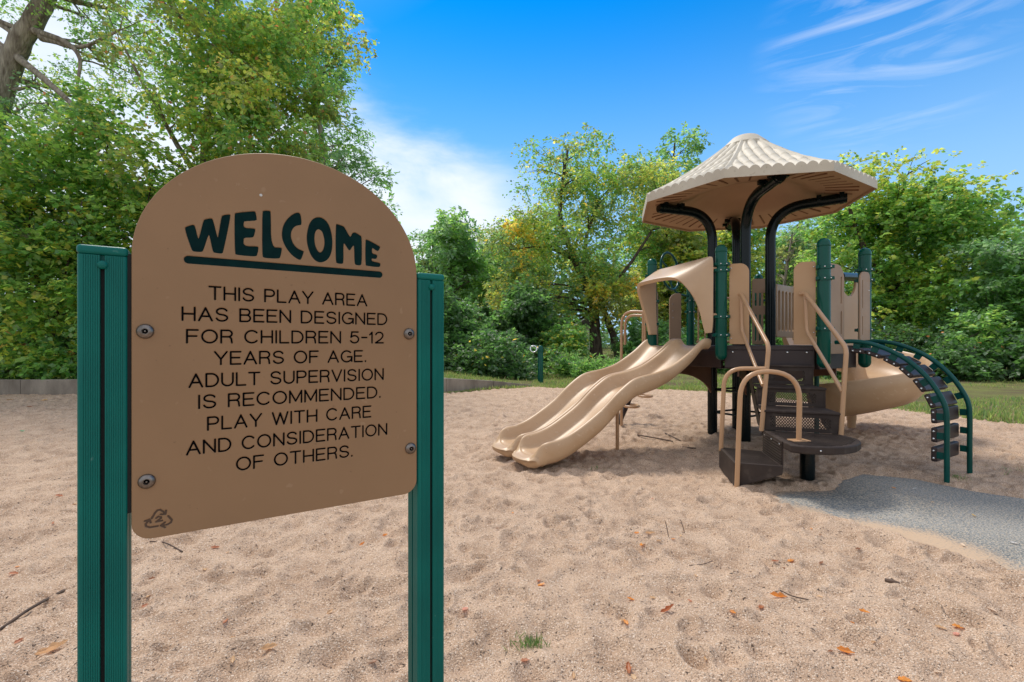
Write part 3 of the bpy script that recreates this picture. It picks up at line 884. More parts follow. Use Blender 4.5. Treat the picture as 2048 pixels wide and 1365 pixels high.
    tree('shade_tree', 'dark green spreading tree at the right picture edge', 'tree',
         [([f, at(2035, 640, 17.5), at(2045, 500, 17.5)], 0.20, 0.06), ([foot(1985, 17.8), at(1992, 700, 17.8), at(1975, 640, 17.6)], 0.12, 0.04)],
         [ell(1950, 430, 2180, 640, 17.5, 2.6, 2.6), ell(1925, 580, 2160, 735, 17, 2.2, 2.6)], 120, (0.3, 0.75), 30000, 0.16,
         [(3, G_MID), (2.4, G_DEEP), (1.6, G_BLUE), (1, G_LITE)], 821, nlimb=40, limb_r=0.05, bark='darkbark', aspect=0.6, flat=0.9)
    f = foot(2140, 24)
    tree('far_tree', 'tree partly cut off by the right picture edge, behind the dark spreading one', 'tree',
         [([f, at(2140, 600, 24), at(2110, 430, 24)], 0.28, 0.06)], [ell(1990, 415, 2260, 640, 24, 3, 2)], 60, (0.5, 1.0), 15000, 0.22, [(3, G_MID), (2, G_LITE), (1, G_BLUE)], 841, nlimb=28, limb_r=0.06, bark='darkbark')
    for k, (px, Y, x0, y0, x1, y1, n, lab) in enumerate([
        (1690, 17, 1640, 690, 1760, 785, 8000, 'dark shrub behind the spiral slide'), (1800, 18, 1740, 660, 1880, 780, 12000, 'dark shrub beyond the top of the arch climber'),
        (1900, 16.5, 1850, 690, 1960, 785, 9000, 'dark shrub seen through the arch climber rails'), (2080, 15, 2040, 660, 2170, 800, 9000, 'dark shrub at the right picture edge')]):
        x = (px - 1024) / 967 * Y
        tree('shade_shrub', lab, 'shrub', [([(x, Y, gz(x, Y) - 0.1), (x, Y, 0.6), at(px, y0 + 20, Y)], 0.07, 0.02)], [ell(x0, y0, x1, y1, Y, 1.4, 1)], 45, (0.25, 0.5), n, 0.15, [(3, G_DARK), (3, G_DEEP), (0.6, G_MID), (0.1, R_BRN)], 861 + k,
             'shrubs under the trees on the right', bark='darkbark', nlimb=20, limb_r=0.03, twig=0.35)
    # --- bare grey tree
    f = foot(1560, 26)
    tree('bare_tree', 'bare grey branched dead tree showing beneath the roof, right of the posts', 'tree',
         [([f, at(1562, 650, 26), at(1570, 560, 26), at(1585, 470, 26)], 0.16, 0.04), ([at(1562, 640, 26), at(1610, 580, 26), at(1640, 500, 26)], 0.08, 0.02)],
         [ell(1530, 450, 1650, 600, 26, 1.6, 1)], 60, (0.3, 0.7), 900, 0.16, [(1, G_OLIVE)], 901, nlimb=60, limb_r=0.035)
    # far wood behind everything, its haze put into bluish leaf colours
    rng = np.random.default_rng(5)
    cl = []
    for k in range(560):
        a = rng.uniform(-1.35, 1.5)
        Y = rng.uniform(46, 70)
        cl.append((a * Y, Y, 0.6 + rng.random() ** 1.25 * (0.215 * Y if a < 0.1 else 0.19 * Y if a < 0.42 else 0.25 * Y), rng.uniform(1.2, 2.6)))
    o = foliage('distant_wood', cl, 80000, 0.48, [(3, G_DEEP), (2.5, G_BLUE), (1.5, G_MID), (1, G_OLIVE)], 77, None, twig=1.6, aspect=0.7)
    tag(o, kind='stuff')
    o.name = 'distant_wood'
build_trees()

# grass on the lawn, thicker and longer along the edge of the sand
def build_grass():
    rng = np.random.default_rng(9)
    pts = []
    n = 0
    E = SAND_EDGE[3:12]
    seg = []
    for (a, b) in zip(E[:-1], E[1:]):
        seg.append((Vector(a), Vector(b), (Vector(b) - Vector(a)).length))
    tot = sum(s[2] for s in seg)
    X, Y = [], []
    for a, b, L in seg:
        k = int(26000 * L / tot)
        t = rng.random(k)
        d = (b - a).normalized()
        nrm = Vector((-d.y, d.x))
        off = rng.random(k) ** 1.6 * 4.5 - 0.10
        X.append(a.x + (b.x - a.x) * t + nrm.x * off); Y.append(a.y + (b.y - a.y) * t + nrm.y * off)
    k = 20000
    yy = rng.uniform(13, 40, k); xx = rng.uniform(-0.3, 1.2, k) * yy
    X.append(xx); Y.append(yy)
    k = 9000
    xx = rng.uniform(-16, -1.0, k); yy = 12.05 + rng.random(k) ** 2 * 2.0 + 0.0 * xx
    X.append(xx); Y.append(yy)
    X = np.concatenate(X); Y = np.concatenate(Y)
    sd_ = poly_sd(X, Y, SAND_POLY)
    patch = vnoise(X * 0.9, Y * 0.9, 61)
    keep = (sd_ > -0.08 - 0.12 * vnoise(X * 3, Y * 3, 60)) & (patch > 0.18)
    X, Y, sd_ = X[keep], Y[keep], sd_[keep]
    Z = np.maximum(lawn_z(X, Y), np.where(sd_ < 0.02, 0.0, -1)) - 0.01
    n = len(X)
    tall = 0.06 + 0.12 * vnoise(X * 1.4, Y * 1.4, 62) * rng.random(n)
    tall = tall * (1 + 0.02 * np.maximum(Y - 12, 0))
    D = np.stack([rng.normal(0, 0.35, n), rng.normal(0, 0.35, n), np.ones(n)], 1)
    N = np.stack([rng.normal(0, 1, n), rng.normal(0, 1, n), rng.normal(0, 0.2, n)], 1)
    pal = [(3, (0.075, 0.12, 0.02)), (2, (0.11, 0.135, 0.026)), (1.2, (0.045, 0.085, 0.015)), (1.0, (0.15, 0.125, 0.05))]
    col = pick_cols(rng, pal, n, np.zeros(n, int), 1, 0.0)
    o = leaf_quads('grass', np.stack([X, Y, Z], 1), D, N, tall, 0.16 + 0.0 * X.mean(), col, rng, None, M['grass'], 0.05)
    tag(o, kind='stuff')
build_grass()

# ------------------------------------------------------------------ play structure
root = thing('play_structure', 'tan, green and brown playground tower with tiled octagonal roof, slides, stairs and arch climber', 'playground', (3.11, 6.5, 0))
def V3(x, y, z): return Vector((x, y, z))
G1 = (2.40, 5.55); G2 = (3.30, 5.12); G3 = (4.12, 5.65); G4 = (1.86, 6.42); G5 = (2.86, 7.75); G6 = (4.45, 6.75); G7 = (3.95, 7.75)
DECK = 1.22

# deck
mb = MB()
cx, cy = 3.11, 6.5
ring = [G1, G2, G3, G6, G7, G5, G4]
inset = [(cx + (x - cx) * 0.95, cy + (y - cy) * 0.95) for x, y in ring]
mb.prism(inset, DECK - 0.05, DECK)
mb.build('deck', M['deck'], root, bevel=0.004)
mb = MB()
for i in range(len(inset)):
    a, b = Vector(inset[i]), Vector(inset[(i + 1) % len(inset)])
    d = (b - a); c = (a + b) / 2
    inn = Vector((cx - c.x, cy - c.y)).normalized() * 0.03
    mb.box((c.x + inn.x, c.y + inn.y, DECK - 0.155), (d.length - 0.06, 0.05, 0.205), (d.x, d.y, 0))
rim = mb.build('deck_rim', M['deck'], root, bevel=0.004)
a, b = Vector(inset[0]), Vector(inset[1])
d = (b - a).normalized(); nn = Vector((d.y, -d.x))
for k in range(5):
    p = a + (b - a) * ((k + 0.6) / 5.2) 
    MB().dome((p.x + nn.x * 0.002, p.y + nn.y * 0.002, DECK - 0.075), 0.011, (nn.x, nn.y, 0)).build('bolt', M['bolt'], rim, smooth=40)

# roof posts: straight up from the ground, bent outwards under the roof
P = [((2.766, 6.675), (1.97, 6.50), 3.035), ((3.454, 6.465), (4.19, 6.05), 3.035), ((3.005, 6.226), (2.965, 5.33), 3.06), ((3.215, 6.914), (3.42, 7.60), 3.045)]
for (bx, by), (ex, ey), ez in P:
    path = fillet([(bx, by, -0.15), (bx, by, ez), (ex, ey, ez + 0.035)], [0, 0.52, 0], 12)
    o = MB().tube(path, 0.0635, 18).build('roof_post', M['black'], root, smooth=50)
    dirv = (Vector((ex, ey)) - Vector((bx, by))).normalized()
    e = Vector((ex, ey))
    for q in (0.06, 0.30):
        mb = MB()
        c = e - dirv * q
        mb.tube([(c.x - dirv.x * 0.02, c.y - dirv.y * 0.02, ez + 0.033), (c.x + dirv.x * 0.02, c.y + dirv.y * 0.02, ez + 0.037)], 0.074, 16)
        side = Vector((-dirv.y, dirv.x))
        for s in (-1, 1):
            mb.box((c.x + side.x * s * 0.085, c.y + side.y * s * 0.085, ez + 0.06), (0.05, 0.05, 0.05), (dirv.x, dirv.y, 0))
        mb.build('clamp', M['black'], o, smooth=40)
for z in (0.30, 0.61, 0.92):
    for i, j in ((0, 2), (0, 3), (2, 1), (3, 1)):
        a, b = P[i][0], P[j][0]
        MB().tube([(a[0], a[1], z), (b[0], b[1], z)], 0.014, 8).build('cross_bar', M['black'], root, smooth=50)

# curved brown brackets under the deck
for (a, b) in (((2.766, 6.675), (2.05, 6.15)), ((3.005, 6.226), (2.62, 5.62)), ((3.454, 6.465), (3.85, 5.75))):
    a, b = Vector(a), Vector(b)
    d = (b - a)
    L = d.length
    out = [(0, 0), (L, 0)] + [(L - L * math.sin(R(t)) * 0.98, -0.10 - 0.42 * (1 - math.cos(R(t)))) for t in range(0, 91, 10)]
    out = [(x, y) for x, y in out]
    plate('bracket', M['brownplate'], root, (a.x, a.y, DECK - 0.26), (d.x, d.y, 0), (d.y, -d.x, 0), out[::-1], thick=0.02, bevel=0.002)

# short green posts round the deck with their collars
def deck_post(p, z0, z1, collars, r=0.064):
    x, y = p
    prof = [(0.0, z0)] + [(r * math.sin(R(t)), z0 + r * (1 - math.cos(R(t)))) for t in range(15, 91, 15)]
    prof += [(r, z1 - r)] + [(r * math.cos(R(t)), z1 - r + r * math.sin(R(t))) for t in range(15, 90, 15)] + [(0.0, z1)]
    o = MB().lathe((x, y, 0), prof, 24).build('deck_post', M['green'], root, smooth=40)
    MB().lathe((x, y, 0), [(r, z1 - r - 0.03), (r + 0.003, z1 - r - 0.026), (r + 0.003, z1 - r - 0.006), (r, z1 - r)], 24).build('cap_ring', M['green'], o, smooth=40)
    for z in collars:
        mb = MB()
        mb.lathe((x, y, z), [(r, -0.022), (r + 0.009, -0.022), (r + 0.009, 0.022), (r, 0.022)], 24)
        for t in (20, 140, 200, 320):
            u = Vector((math.cos(R(t)), math.sin(R(t)), 0))
            mb.box(Vector((x, y, z)) + u * (r + 0.018), (0.03, 0.035, 0.034), u)
        mb.build('clamp', M['green'], o, bevel=0.003)
        for t in (245, 300):
            u = Vector((math.cos(R(t)), math.sin(R(t)), 0))
            MB().dome(Vector((x, y, z)) + u * (r + 0.009), 0.009, u, 0.010).build('bolt', M['bolt'], o, smooth=40)
deck_post(G1, 1.05, 2.38, (2.15, 2.08, 1.55, 1.34))
deck_post(G2, 0.98, 2.36, (2.05, 1.93, 1.40))
deck_post(G3, 0.96, 2.36, (2.10, 1.98, 1.40))
deck_post(G4, 1.00, 2.37, (2.14, 1.80, 1.5), 0.060)
deck_post(G5, 1.00, 2.36, (1.93, 1.75), 0.060)
deck_post(G6, 1.00, 2.36, (1.93,), 0.060)
deck_post(G7, 1.00, 2.36, (1.93,), 0.060)

# steering wheel beside the rear post
wc = Vector((2.42, 7.40, 2.35))
wn_ = Vector((0.70, -0.71, 0.10)).normalized()
wu = wn_.cross(Vector((0, 0, 1))).normalized(); wv = wn_.cross(wu)
mb = MB()
mb.tube([wc + (wu * math.cos(2 * PI * k / 32) + wv * math.sin(2 * PI * k / 32)) * 0.285 for k in range(33)], 0.018, 8, False)
for t in (90, 210, 330):
    mb.tube([wc, wc + (wu * math.cos(R(t)) + wv * math.sin(R(t))) * 0.28], 0.011, 6)
mb.lathe(wc, [(0.035, -0.02), (0.035, 0.02)], 12, wn_)
mb.tube(fillet([wc, wc - wn_ * 0.10, Vector((2.60, 7.62, 2.02)), Vector((2.86, 7.75, 2.0))], 0.08), 0.016, 8)
mb.build('steering_wheel', M['arch'], root, smooth=50)

# ---- panels
def unit(a, b):
    v = Vector((b[0] - a[0], b[1] - a[1])); v.normalize(); return v
def slot(x0, y0, x1, y1): return rrect(x0, y0, x1, y1, min(x1 - x0, y1 - y0) / 2 * 0.999, 5)
u12 = unit(G1, G2); n12 = Vector((u12.y, -u12.x))
bz = 1.235
def dots(parent, pts, nrm, r=0.008):
    for p in pts: MB().dome(p, r, nrm, r * 0.9).build('bolt', M['bolt'], parent, smooth=40)
def panel(name, m_, org, u, w, z0, z1, radii, holes=(), th=0.019, bolts=()):
    n = (u.y, -u.x, 0)
    o = plate(name, m_, root, (org[0], org[1], 0), (u.x, u.y, 0), n, rrect(0, z0, w, z1, 0.05, 8, radii), holes, th, 0.0035)
    if bolts:
        dots(o, [Vector((org[0] + u.x * s, org[1] + u.y * s, z)) for s, z in bolts], n)
    return o
a = Vector(G1) + u12 * 0.085
panel('stair_panel', M['tanpanel'], a, u12, 0.205, bz, 2.15, (0.0, 0.10, 0.02, 0.0), bolts=((0.02, 2.10), (0.02, 1.30)))
b = Vector(G2) - u12 * 0.275
panel('stair_panel', M['tanpanel'], b, u12, 0.205, bz, 2.12, (0.0, 0.02, 0.09, 0.0), bolts=((0.185, 2.06), (0.185, 1.36)))
# front right side, either side of the arch climber
u23 = unit(G2, G3)
c = Vector(G2) + u23 * 0.12
panel('slotted_panel', M['taupe'], c, u23, 0.35, 1.13, 2.11, (0.03, 0.16, 0.03, 0.03),
      [slot(0.265, 1.68, 0.295, 1.98), slot(0.265, 1.34, 0.295, 1.60)], bolts=((0.03, 1.95), (0.03, 1.25)))
c = Vector(G3) - u23 * 0.29 + Vector((u23.y, -u23.x)) * 0.07
panel('slotted_panel', M['taupe'], c, u23, 0.25, 1.26, 2.06, (0.0, 0.06, 0.11, 0.02),
      [slot(0.05, 1.64, 0.068, 1.96), slot(0.05, 1.34, 0.068, 1.55)], bolts=((0.22, 1.85),))
# hood wall of the spiral slide: tall brown plate with a hollow at its top
n_ = 14
q0 = Vector((4.26, 6.15)); uq = Vector((0.60, 0.80)).normalized()
outl = [(0, 1.13), (0.62, 1.13), (0.62, 2.05), (0.55, 2.12)] + [(0.31 + 0.24 * math.cos(R(t)), 2.05 - 0.20 * math.sin(R(t))) for t in range(0, 181, 15)] + [(0.07, 2.12), (0, 2.05)]
q0 = Vector((4.08, 6.02)); uq = Vector((0.80, 0.60)).normalized()
op = plate('slide_entry_panel', M['tanpanel'], root, (q0.x, q0.y, 0), (uq.x, uq.y, 0), (uq.y, -uq.x, 0), outl, thick=0.03, bevel=0.004)
mb = MB()
mb.tube([(q0.x + uq.x * (0.31 - 0.30), q0.y + uq.y * (0.31 - 0.30), 2.08), (q0.x + uq.x * (0.31 + 0.30), q0.y + uq.y * (0.31 + 0.30), 2.12)], 0.055, 12)
mb.build('hood_bar', M['black'], op, smooth=40)
# slotted panel between the roof posts
r0 = Vector((3.44, 6.92)); ur = Vector((1, -0.12)).normalized()
holes = []
for k in range(4):
    holes.append(slot(0.035 + k * 0.058, 1.78, 0.062 + k * 0.058, 1.97))
    holes.append(slot(0.035 + k * 0.058, 1.28, 0.062 + k * 0.058, 1.66))
panel('slotted_panel', M['taupe'], r0, ur, 0.275, 1.23, 2.17, (0.0, 0.03, 0.03, 0.0), holes)
# tan barrier with tall openings, right of it
r0 = Vector((3.67, 6.70)); ur = unit((3.67, 6.70), (4.17, 7.10))
holes = [slot(0.045 + k * 0.118, 1.42, 0.110 + k * 0.118, 1.98) for k in range(5)]
o = plate('barrier', M['tan'], root, (r0.x, r0.y, 0), (ur.x, ur.y, 0), (ur.y, -ur.x, 0), rrect(0, 1.33, 0.64, 2.07, 0.03, 5), holes, 0.055, 0.010)
mb = MB()
e = r0 + ur * 0.72
mb.lathe((e.x, e.y, 0), [(0.05, 1.28), (0.08, 1.30), (0.08, 2.07), (0.065, 2.10), (0.0, 2.11)], 18)
mb.build('barrier_end', M['tan'], o, smooth=40)
# left rear: rounded brown panel, bars
r0 = Vector((2.30, 7.05)); ur = Vector((0.97, 0.24))
panel('rounded_panel', M['taupe'], r0, ur, 0.19, 1.23, 1.98, (0.0, 0.02, 0.12, 0.0), bolts=((0.05, 1.82), (0.05, 1.72), (0.05, 1.62), (0.04, 1.30)))
mb = MB()
for k in range(7):
    x = 2.93 + k * 0.10; y = 7.6 - k * 0.01
    mb.tube([(x, y, 1.24), (x, y, 1.95)], 0.014, 8)
mb.tube([(2.90, 7.6, 1.95), (3.56, 7.53, 1.95)], 0.018, 8); mb.tube([(2.90, 7.6, 1.27), (3.56, 7.53, 1.27)], 0.018, 8)
mb.build('bar_railing', M['tube'], root, smooth=50)
r0 = Vector((1.90, 6.52)); ur = unit(G4, G5)
panel('side_panel', M['taupe'], r0, ur, 0.20, 1.23, 1.98, (0.0, 0.08, 0.02, 0.0), bolts=((0.03, 1.9), (0.03, 1.3)))

# ---- double wave slide
T0 = Vector((2.22, 5.56)); SD = Vector((-0.90, -0.436)); ST = Vector((-0.436, 0.90)); PITCH = 0.505
RAIL = [(-0.10, 1.30), (-0.03, 1.303), (0.04, 1.275), (0.22, 1.144), (0.481, 1.0), (0.70, 0.93), (0.88, 0.90), (0.99, 0.875), (1.094, 0.825), (1.257, 0.712), (1.436, 0.565), (1.65, 0.43), (1.815, 0.345), (1.958, 0.302), (2.08, 0.285), (2.14, 0.255), (2.18, 0.19), (2.21, 0.145)]
def lerp_tab(tab, l):
    for (a, za), (b, zb) in zip(tab[:-1], tab[1:]):
        if l <= b: return za + (zb - za) * (l - a) / (b - a)
    return tab[-1][1]
DEPTH = [(-0.1, 0.09), (0.05, 0.10), (0.22, 0.125), (0.7, 0.15), (1.3, 0.16), (1.9, 0.15), (2.05, 0.145), (2.14, 0.12), (2.18, 0.06), (2.21, 0.02)]
WALL = [(-0.1, 0.10), (0.0, 0.115), (0.3, 0.15), (0.7, 0.19), (1.3, 0.24), (1.7, 0.225), (2.0, 0.23), (2.12, 0.225), (2.18, 0.155), (2.21, 0.105)]
spl = spline([(l, z, 0) for l, z in RAIL], 5)
LS = [(p.x, p.y) for p in spl]
slide = None
def chute(k):
    V, F = [], []
    rows = []
    for j, (l, zr) in enumerate(LS):
        dp = lerp_tab(DEPTH, l); zb = zr - dp; bot = zr - lerp_tab(WALL, l)
        bot = min(bot, zb - 0.035)
        pr = [(0.012, bot + 0.03), (0.0, bot + 0.08 if zr - bot > 0.12 else bot + 0.04), (0.0, zr - 0.022), (0.010, zr - 0.006), (0.028, zr), (0.046, zr - 0.006), (0.060, zr - 0.026),
              (0.085, zb + min(0.042, dp * 0.4)), (0.115, zb + min(0.014, dp * 0.15)), (0.17, zb + 0.003), (0.2525, zb), (0.335, zb + 0.003), (0.39, zb + min(0.014, dp * 0.15)), (0.42, zb + min(0.042, dp * 0.4)),
              (0.445, zr - 0.026), (0.459, zr - 0.006), (0.477, zr), (0.495, zr - 0.006), (0.505, zr - 0.022), (0.505, bot + 0.08 if zr - bot > 0.12 else bot + 0.04), (0.493, bot + 0.03), (0.46, bot + 0.004), (0.42, bot), (0.085, bot), (0.045, bot + 0.004)]
        # the exit lip is rounded in plan: pull the corners of the last rings back
        row = []
        for t, z in pr:
            tt = t + k * PITCH
            edge = abs(t - 0.2525) / 0.2525
            ll = l
            if l > 1.9:
                w = (l - 1.9) / 0.31
                ll = l + w * (0.06 * (1 - edge ** 2.4) - 0.05 * edge ** 4)
            tin = tt
            if l > 2.05:
                tin = tt + (0.2525 + k * PITCH - tt) * 0.10 * ((l - 2.05) / 0.16) ** 2
            p = T0 + SD * ll + ST * tin
            row.append((p.x, p.y, z))
        rows.append(row)
    # blunt rounded nose
    last = rows[-1]
    zc = sum(p[2] for p in last) / len(last)
    for dl, sq in ((0.022, 0.72), (0.034, 0.25)):
        rows.append([(x + SD.x * dl, y + SD.y * dl, zc + (z - zc) * sq) for x, y, z in last])
    n = len(rows[0])
    for r in rows: V += r
    for j in range(len(rows) - 1):
        for i in range(n):
            F.append((j * n + i, (j + 1) * n + i, (j + 1) * n + (i + 1) % n, j * n + (i + 1) % n))
    F.append(tuple(range(n))); F.append(tuple((len(rows) - 1) * n + i for i in range(n))[::-1])
    return MB().add(V, F)
slide = chute(0).build('slide_chute', M['slide'], root, smooth=55)
slide2 = chute(1).build('slide_chute', M['slide'], root, smooth=55)
for k, o in enumerate((slide, slide2)):
    bm = bmesh.new(); bm.from_mesh(o.data); bmesh.ops.recalc_face_normals(bm, faces=bm.faces); bm.to_mesh(o.data); bm.free()
p = T0 + SD * 0.86 + ST * 0.5
MB().tube([(p.x, p.y, -0.2), (p.x, p.y, 0.76)], 0.021, 12).build('support_leg', M['tube'], root, smooth=50)
p = T0 + SD * 1.62 + ST * 0.5
MB().tube([(p.x, p.y, -0.2), (p.x, p.y, 0.27)], 0.021, 12).build('support_leg', M['tube'], root, smooth=50)
p0, p1 = T0 + SD * 0.86 + ST * 0.12, T0 + SD * 0.86 + ST * 0.88
MB().tube([(p0.x, p0.y, 0.735), (p1.x, p1.y, 0.735)], 0.019, 10).build('support_bar', M['tube'], root, smooth=50)

# ---- hood over the slide entrance
HB = Vector((2.315, 5.53))
def hpt(t, o, z):
    p = HB + ST * t + SD * o
    return Vector((p.x, p.y, z))
backc = [(0.93, 0.02, 1.36), (0.94, 0.02, 1.60), (0.945, 0.02, 1.85), (0.94, 0.02, 2.08), (0.925, 0.02, 2.16), (0.87, 0.02, 2.185), (0.65, 0.02, 2.195), (0.45, 0.02, 2.205), (0.25, 0.02, 2.215), (0.08, 0.02, 2.225), (0.02, 0.02, 2.225), (0.005, 0.02, 2.20), (0.0, 0.02, 2.0), (0.0, 0.02, 1.75), (0.0, 0.02, 1.50), (0.015, 0.02, 1.37)]
frontc = [(0.925, 0.13, 1.36), (0.945, 0.17, 1.55), (0.96, 0.25, 1.80), (0.96, 0.29, 1.92), (0.945, 0.30, 1.975), (0.90, 0.31, 2.0), (0.68, 0.31, 2.015), (0.50, 0.30, 2.02), (0.36, 0.29, 2.01), (0.26, 0.27, 1.97), (0.20, 0.24, 1.90), (0.155, 0.20, 1.82), (0.13, 0.15, 1.72), (0.11, 0.11, 1.60), (0.095, 0.08, 1.47), (0.075, 0.06, 1.36)]
bc = spline([hpt(*p) for p in backc], 4); fc = spline([hpt(*p) for p in frontc], 4)
NU = 8
V, F = [], []
for i in range(len(bc)):
    for j in range(NU + 1):
        t = j / NU
        V.append(bc[i].lerp(fc[i], t))
for i in range(len(bc) - 1):
    for j in range(NU):
        F.append((i * (NU + 1) + j, (i + 1) * (NU + 1) + j, (i + 1) * (NU + 1) + j + 1, i * (NU + 1) + j + 1))
hood = MB().add(V, F).build('slide_hood', M['tan'], root, smooth=60)
sm = hood.modifiers.new('thick', 'SOLIDIFY'); sm.thickness = 0.045; sm.offset = 0.0
bv = hood.modifiers.new('round', 'BEVEL'); bv.width = 0.02; bv.segments = 3; bv.limit_method = 'ANGLE'; bv.angle_limit = R(50)
mb = MB()
for z in (2.10, 1.57):
    mb.tube([hpt(0.02, 0.02, z), (G1[0], G1[1], z)], 0.02, 10)
mb.build('hood_pin', M['tube'], hood, smooth=50)

# ---- loop climber on the far left of the tower
mb = MB()
mb.tube(fillet([at(1243, 860, 7.2) - Vector((0, 0, 0.1)), at(1243, 622, 7.2), at(1300, 625, 6.9)], [0, 0.22, 0]), 0.021, 12)
mb.tube(fillet([at(1250, 690, 7.6), at(1250, 630, 7.6), at(1300, 632, 7.2)], [0, 0.2, 0]), 0.021, 12)
mb.tube([at(1286, 625, 6.95), at(1286, 720, 6.95)], 0.018, 10)
mb.tube([at(1290, 625, 6.85), at(1290, 720, 6.85)], 0.018, 10)
lc = mb.build('loop_climber', M['tube'], root, smooth=50)
for (px, py, Y) in ((1262, 812, 7.5), (1290, 792, 8.4)):
    c = at(px, py, Y)
    MB().tube([c + Vector((math.cos(2 * PI * k / 24) * 0.11, math.sin(2 * PI * k / 24) * 0.16, 0)) for k in range(25)], 0.021, 8, False).build('foot_loop', M['tube'], lc, smooth=50)
MB().tube([at(1236, 830, 7.55) - Vector((0, 0, 0.15)), at(1262, 790, 7.7), at(1300, 745, 7.7)], 0.045, 10).build('climber_beam', M['deck'], lc, smooth=50)

# ---- stairs
def quad_prism(name, m_, top, th, parent, bevel=0.006):
    z = top[0][2]
    pts = [(p[0], p[1]) for p in top]
    return MB().prism(pts, z - th, z).build(name, m_, parent, bevel=bevel)
def perforated(name, m_, parent, A, B, h0, h1, nx, nz, margin, th=0.006, r=0.0105):
    """sheet between ground points A and B from height h0 to h1 with round holes in staggered rows"""
    A, B = Vector(A), Vector(B)
    u = (B - A); L = u.length; u.normalize()
    holes = []
    for j in range(nz):
        for i in range(nx):
            x = margin + (L - 2 * margin) * ((i + (0.5 if j % 2 else 0.0)) / (nx - 0.5))
            z = h0 + (h1 - h0) * (0.2 + 0.6 * (j + 0.5) / nz)
            if x < L - margin * 0.8:
                holes.append([(x + r * math.cos(2 * PI * q / 7), z + r * math.sin(2 * PI * q / 7)) for q in range(7)])
    return plate(name, m_, parent, (A.x, A.y, 0), (u.x, u.y, 0), (u.y, -u.x, 0), [(0, h0), (L, h0), (L, h1), (0, h1)], holes, th, 0.0)
lev = [(0.41, (2.42, 4.66), (3.00, 4.43)), (0.605, (2.56, 5.02), (3.10, 4.80)), (0.80, (2.68, 5.36), (3.18, 5.12)), (1.01, (2.79, 5.66), (3.26, 5.42))]
stairs = MB()
# side plates running up under the treads, left and right
def side_plate(idx, sgn):
    pts = []
    for z, a, b in lev:
        p = (a, b)[idx]
        pts.append((p[0], p[1], z))
    top = [(pts[0][0], pts[0][1], 0.40)]
    for i in range(len(pts)):
        z = pts[i][2]
        if i: top.append((pts[i][0], pts[i][1], pts[i - 1][2]))
        top.append((pts[i][0], pts[i][1], z + (0.195 if i < 3 else 0.16)))
    end = (pts[3][0] + 0.10, pts[3][1] + 0.28)
    top.append((end[0], end[1], 1.17))
    low = [(end[0], end[1], 0.92)] + [(p[0], p[1], p[2] - 0.05) for p in pts[::-1]]
    ring = top + low
    d = Vector((pts[-1][0] - pts[0][0], pts[-1][1] - pts[0][1])).normalized()
    n = Vector((-d.y, d.x)) * 0.012 * sgn
    k = len(ring)
    Vv = [(x, y, z) for x, y, z in ring] + [(x + n.x, y + n.y, z) for x, y, z in ring]
    Ff = [tuple(range(k)), tuple(range(k, 2 * k))[::-1]] + [(i, k + i, k + (i + 1) % k, (i + 1) % k) for i in range(k)]
    return Vv, Ff
for idx, sgn in ((0, 1), (1, -1)):
    stairs.add(*side_plate(idx, sgn))
st = stairs.build('stair_stringer', M['step'], root)
bm = bmesh.new(); bm.from_mesh(st.data); bmesh.ops.recalc_face_normals(bm, faces=bm.faces); bm.to_mesh(st.data); bm.free()
for i in range(1, 4):
    z, a, b = lev[i]
    za, aa, ba = lev[i - 1]
    # tread i lies above riser i-1 .. i
    nxt = lev[i][1:] if i < 4 else None
    top = [(aa[0] - 0.015, aa[1] - 0.015, lev[i][0]), (ba[0] + 0.015, ba[1] - 0.015, lev[i][0]), (b[0] + 0.015, b[1] + 0.01, lev[i][0]), (a[0] - 0.015, a[1] + 0.01, lev[i][0])]
    quad_prism('stair_tread', M['step'], top, 0.022, root)
    perforated('stair_riser', M['step'], root, (aa[0], aa[1] + 0.004), (ba[0], ba[1] + 0.004), za + 0.002, lev[i][0] - 0.023, 21, 7, 0.07, r=0.0062)
z, a, b = lev[3]
top = [(a[0] - 0.01, a[1] + 0.0, 1.19), (b[0] + 0.01, b[1], 1.19), (b[0] + 0.1, b[1] + 0.25, 1.19), (a[0] + 0.1, a[1] + 0.25, 1.19)]
perforated('stair_riser', M['step'], root, (a[0], a[1] + 0.004), (b[0], b[1] + 0.004), 1.013, 1.185, 21, 6, 0.07, r=0.0062)
# landing with a round end
LAND = [(2.31, 4.12), (2.29, 3.97), (2.36, 3.915), (2.44, 3.89), (2.52, 3.88), (2.60, 3.88), (2.68, 3.895), (2.75, 3.925), (2.83, 3.97), (2.90, 4.03), (2.955, 4.09), (2.995, 4.16), (3.02, 4.23), (3.025, 4.30), (3.02, 4.37), (3.0, 4.43), (2.42, 4.66)]
o = MB().prism(LAND, 0.345, 0.41).build('landing', M['step'], root, bevel=0.012, seg=3)
mb = MB()
for k in range(17):
    for s in range(9):
        pass
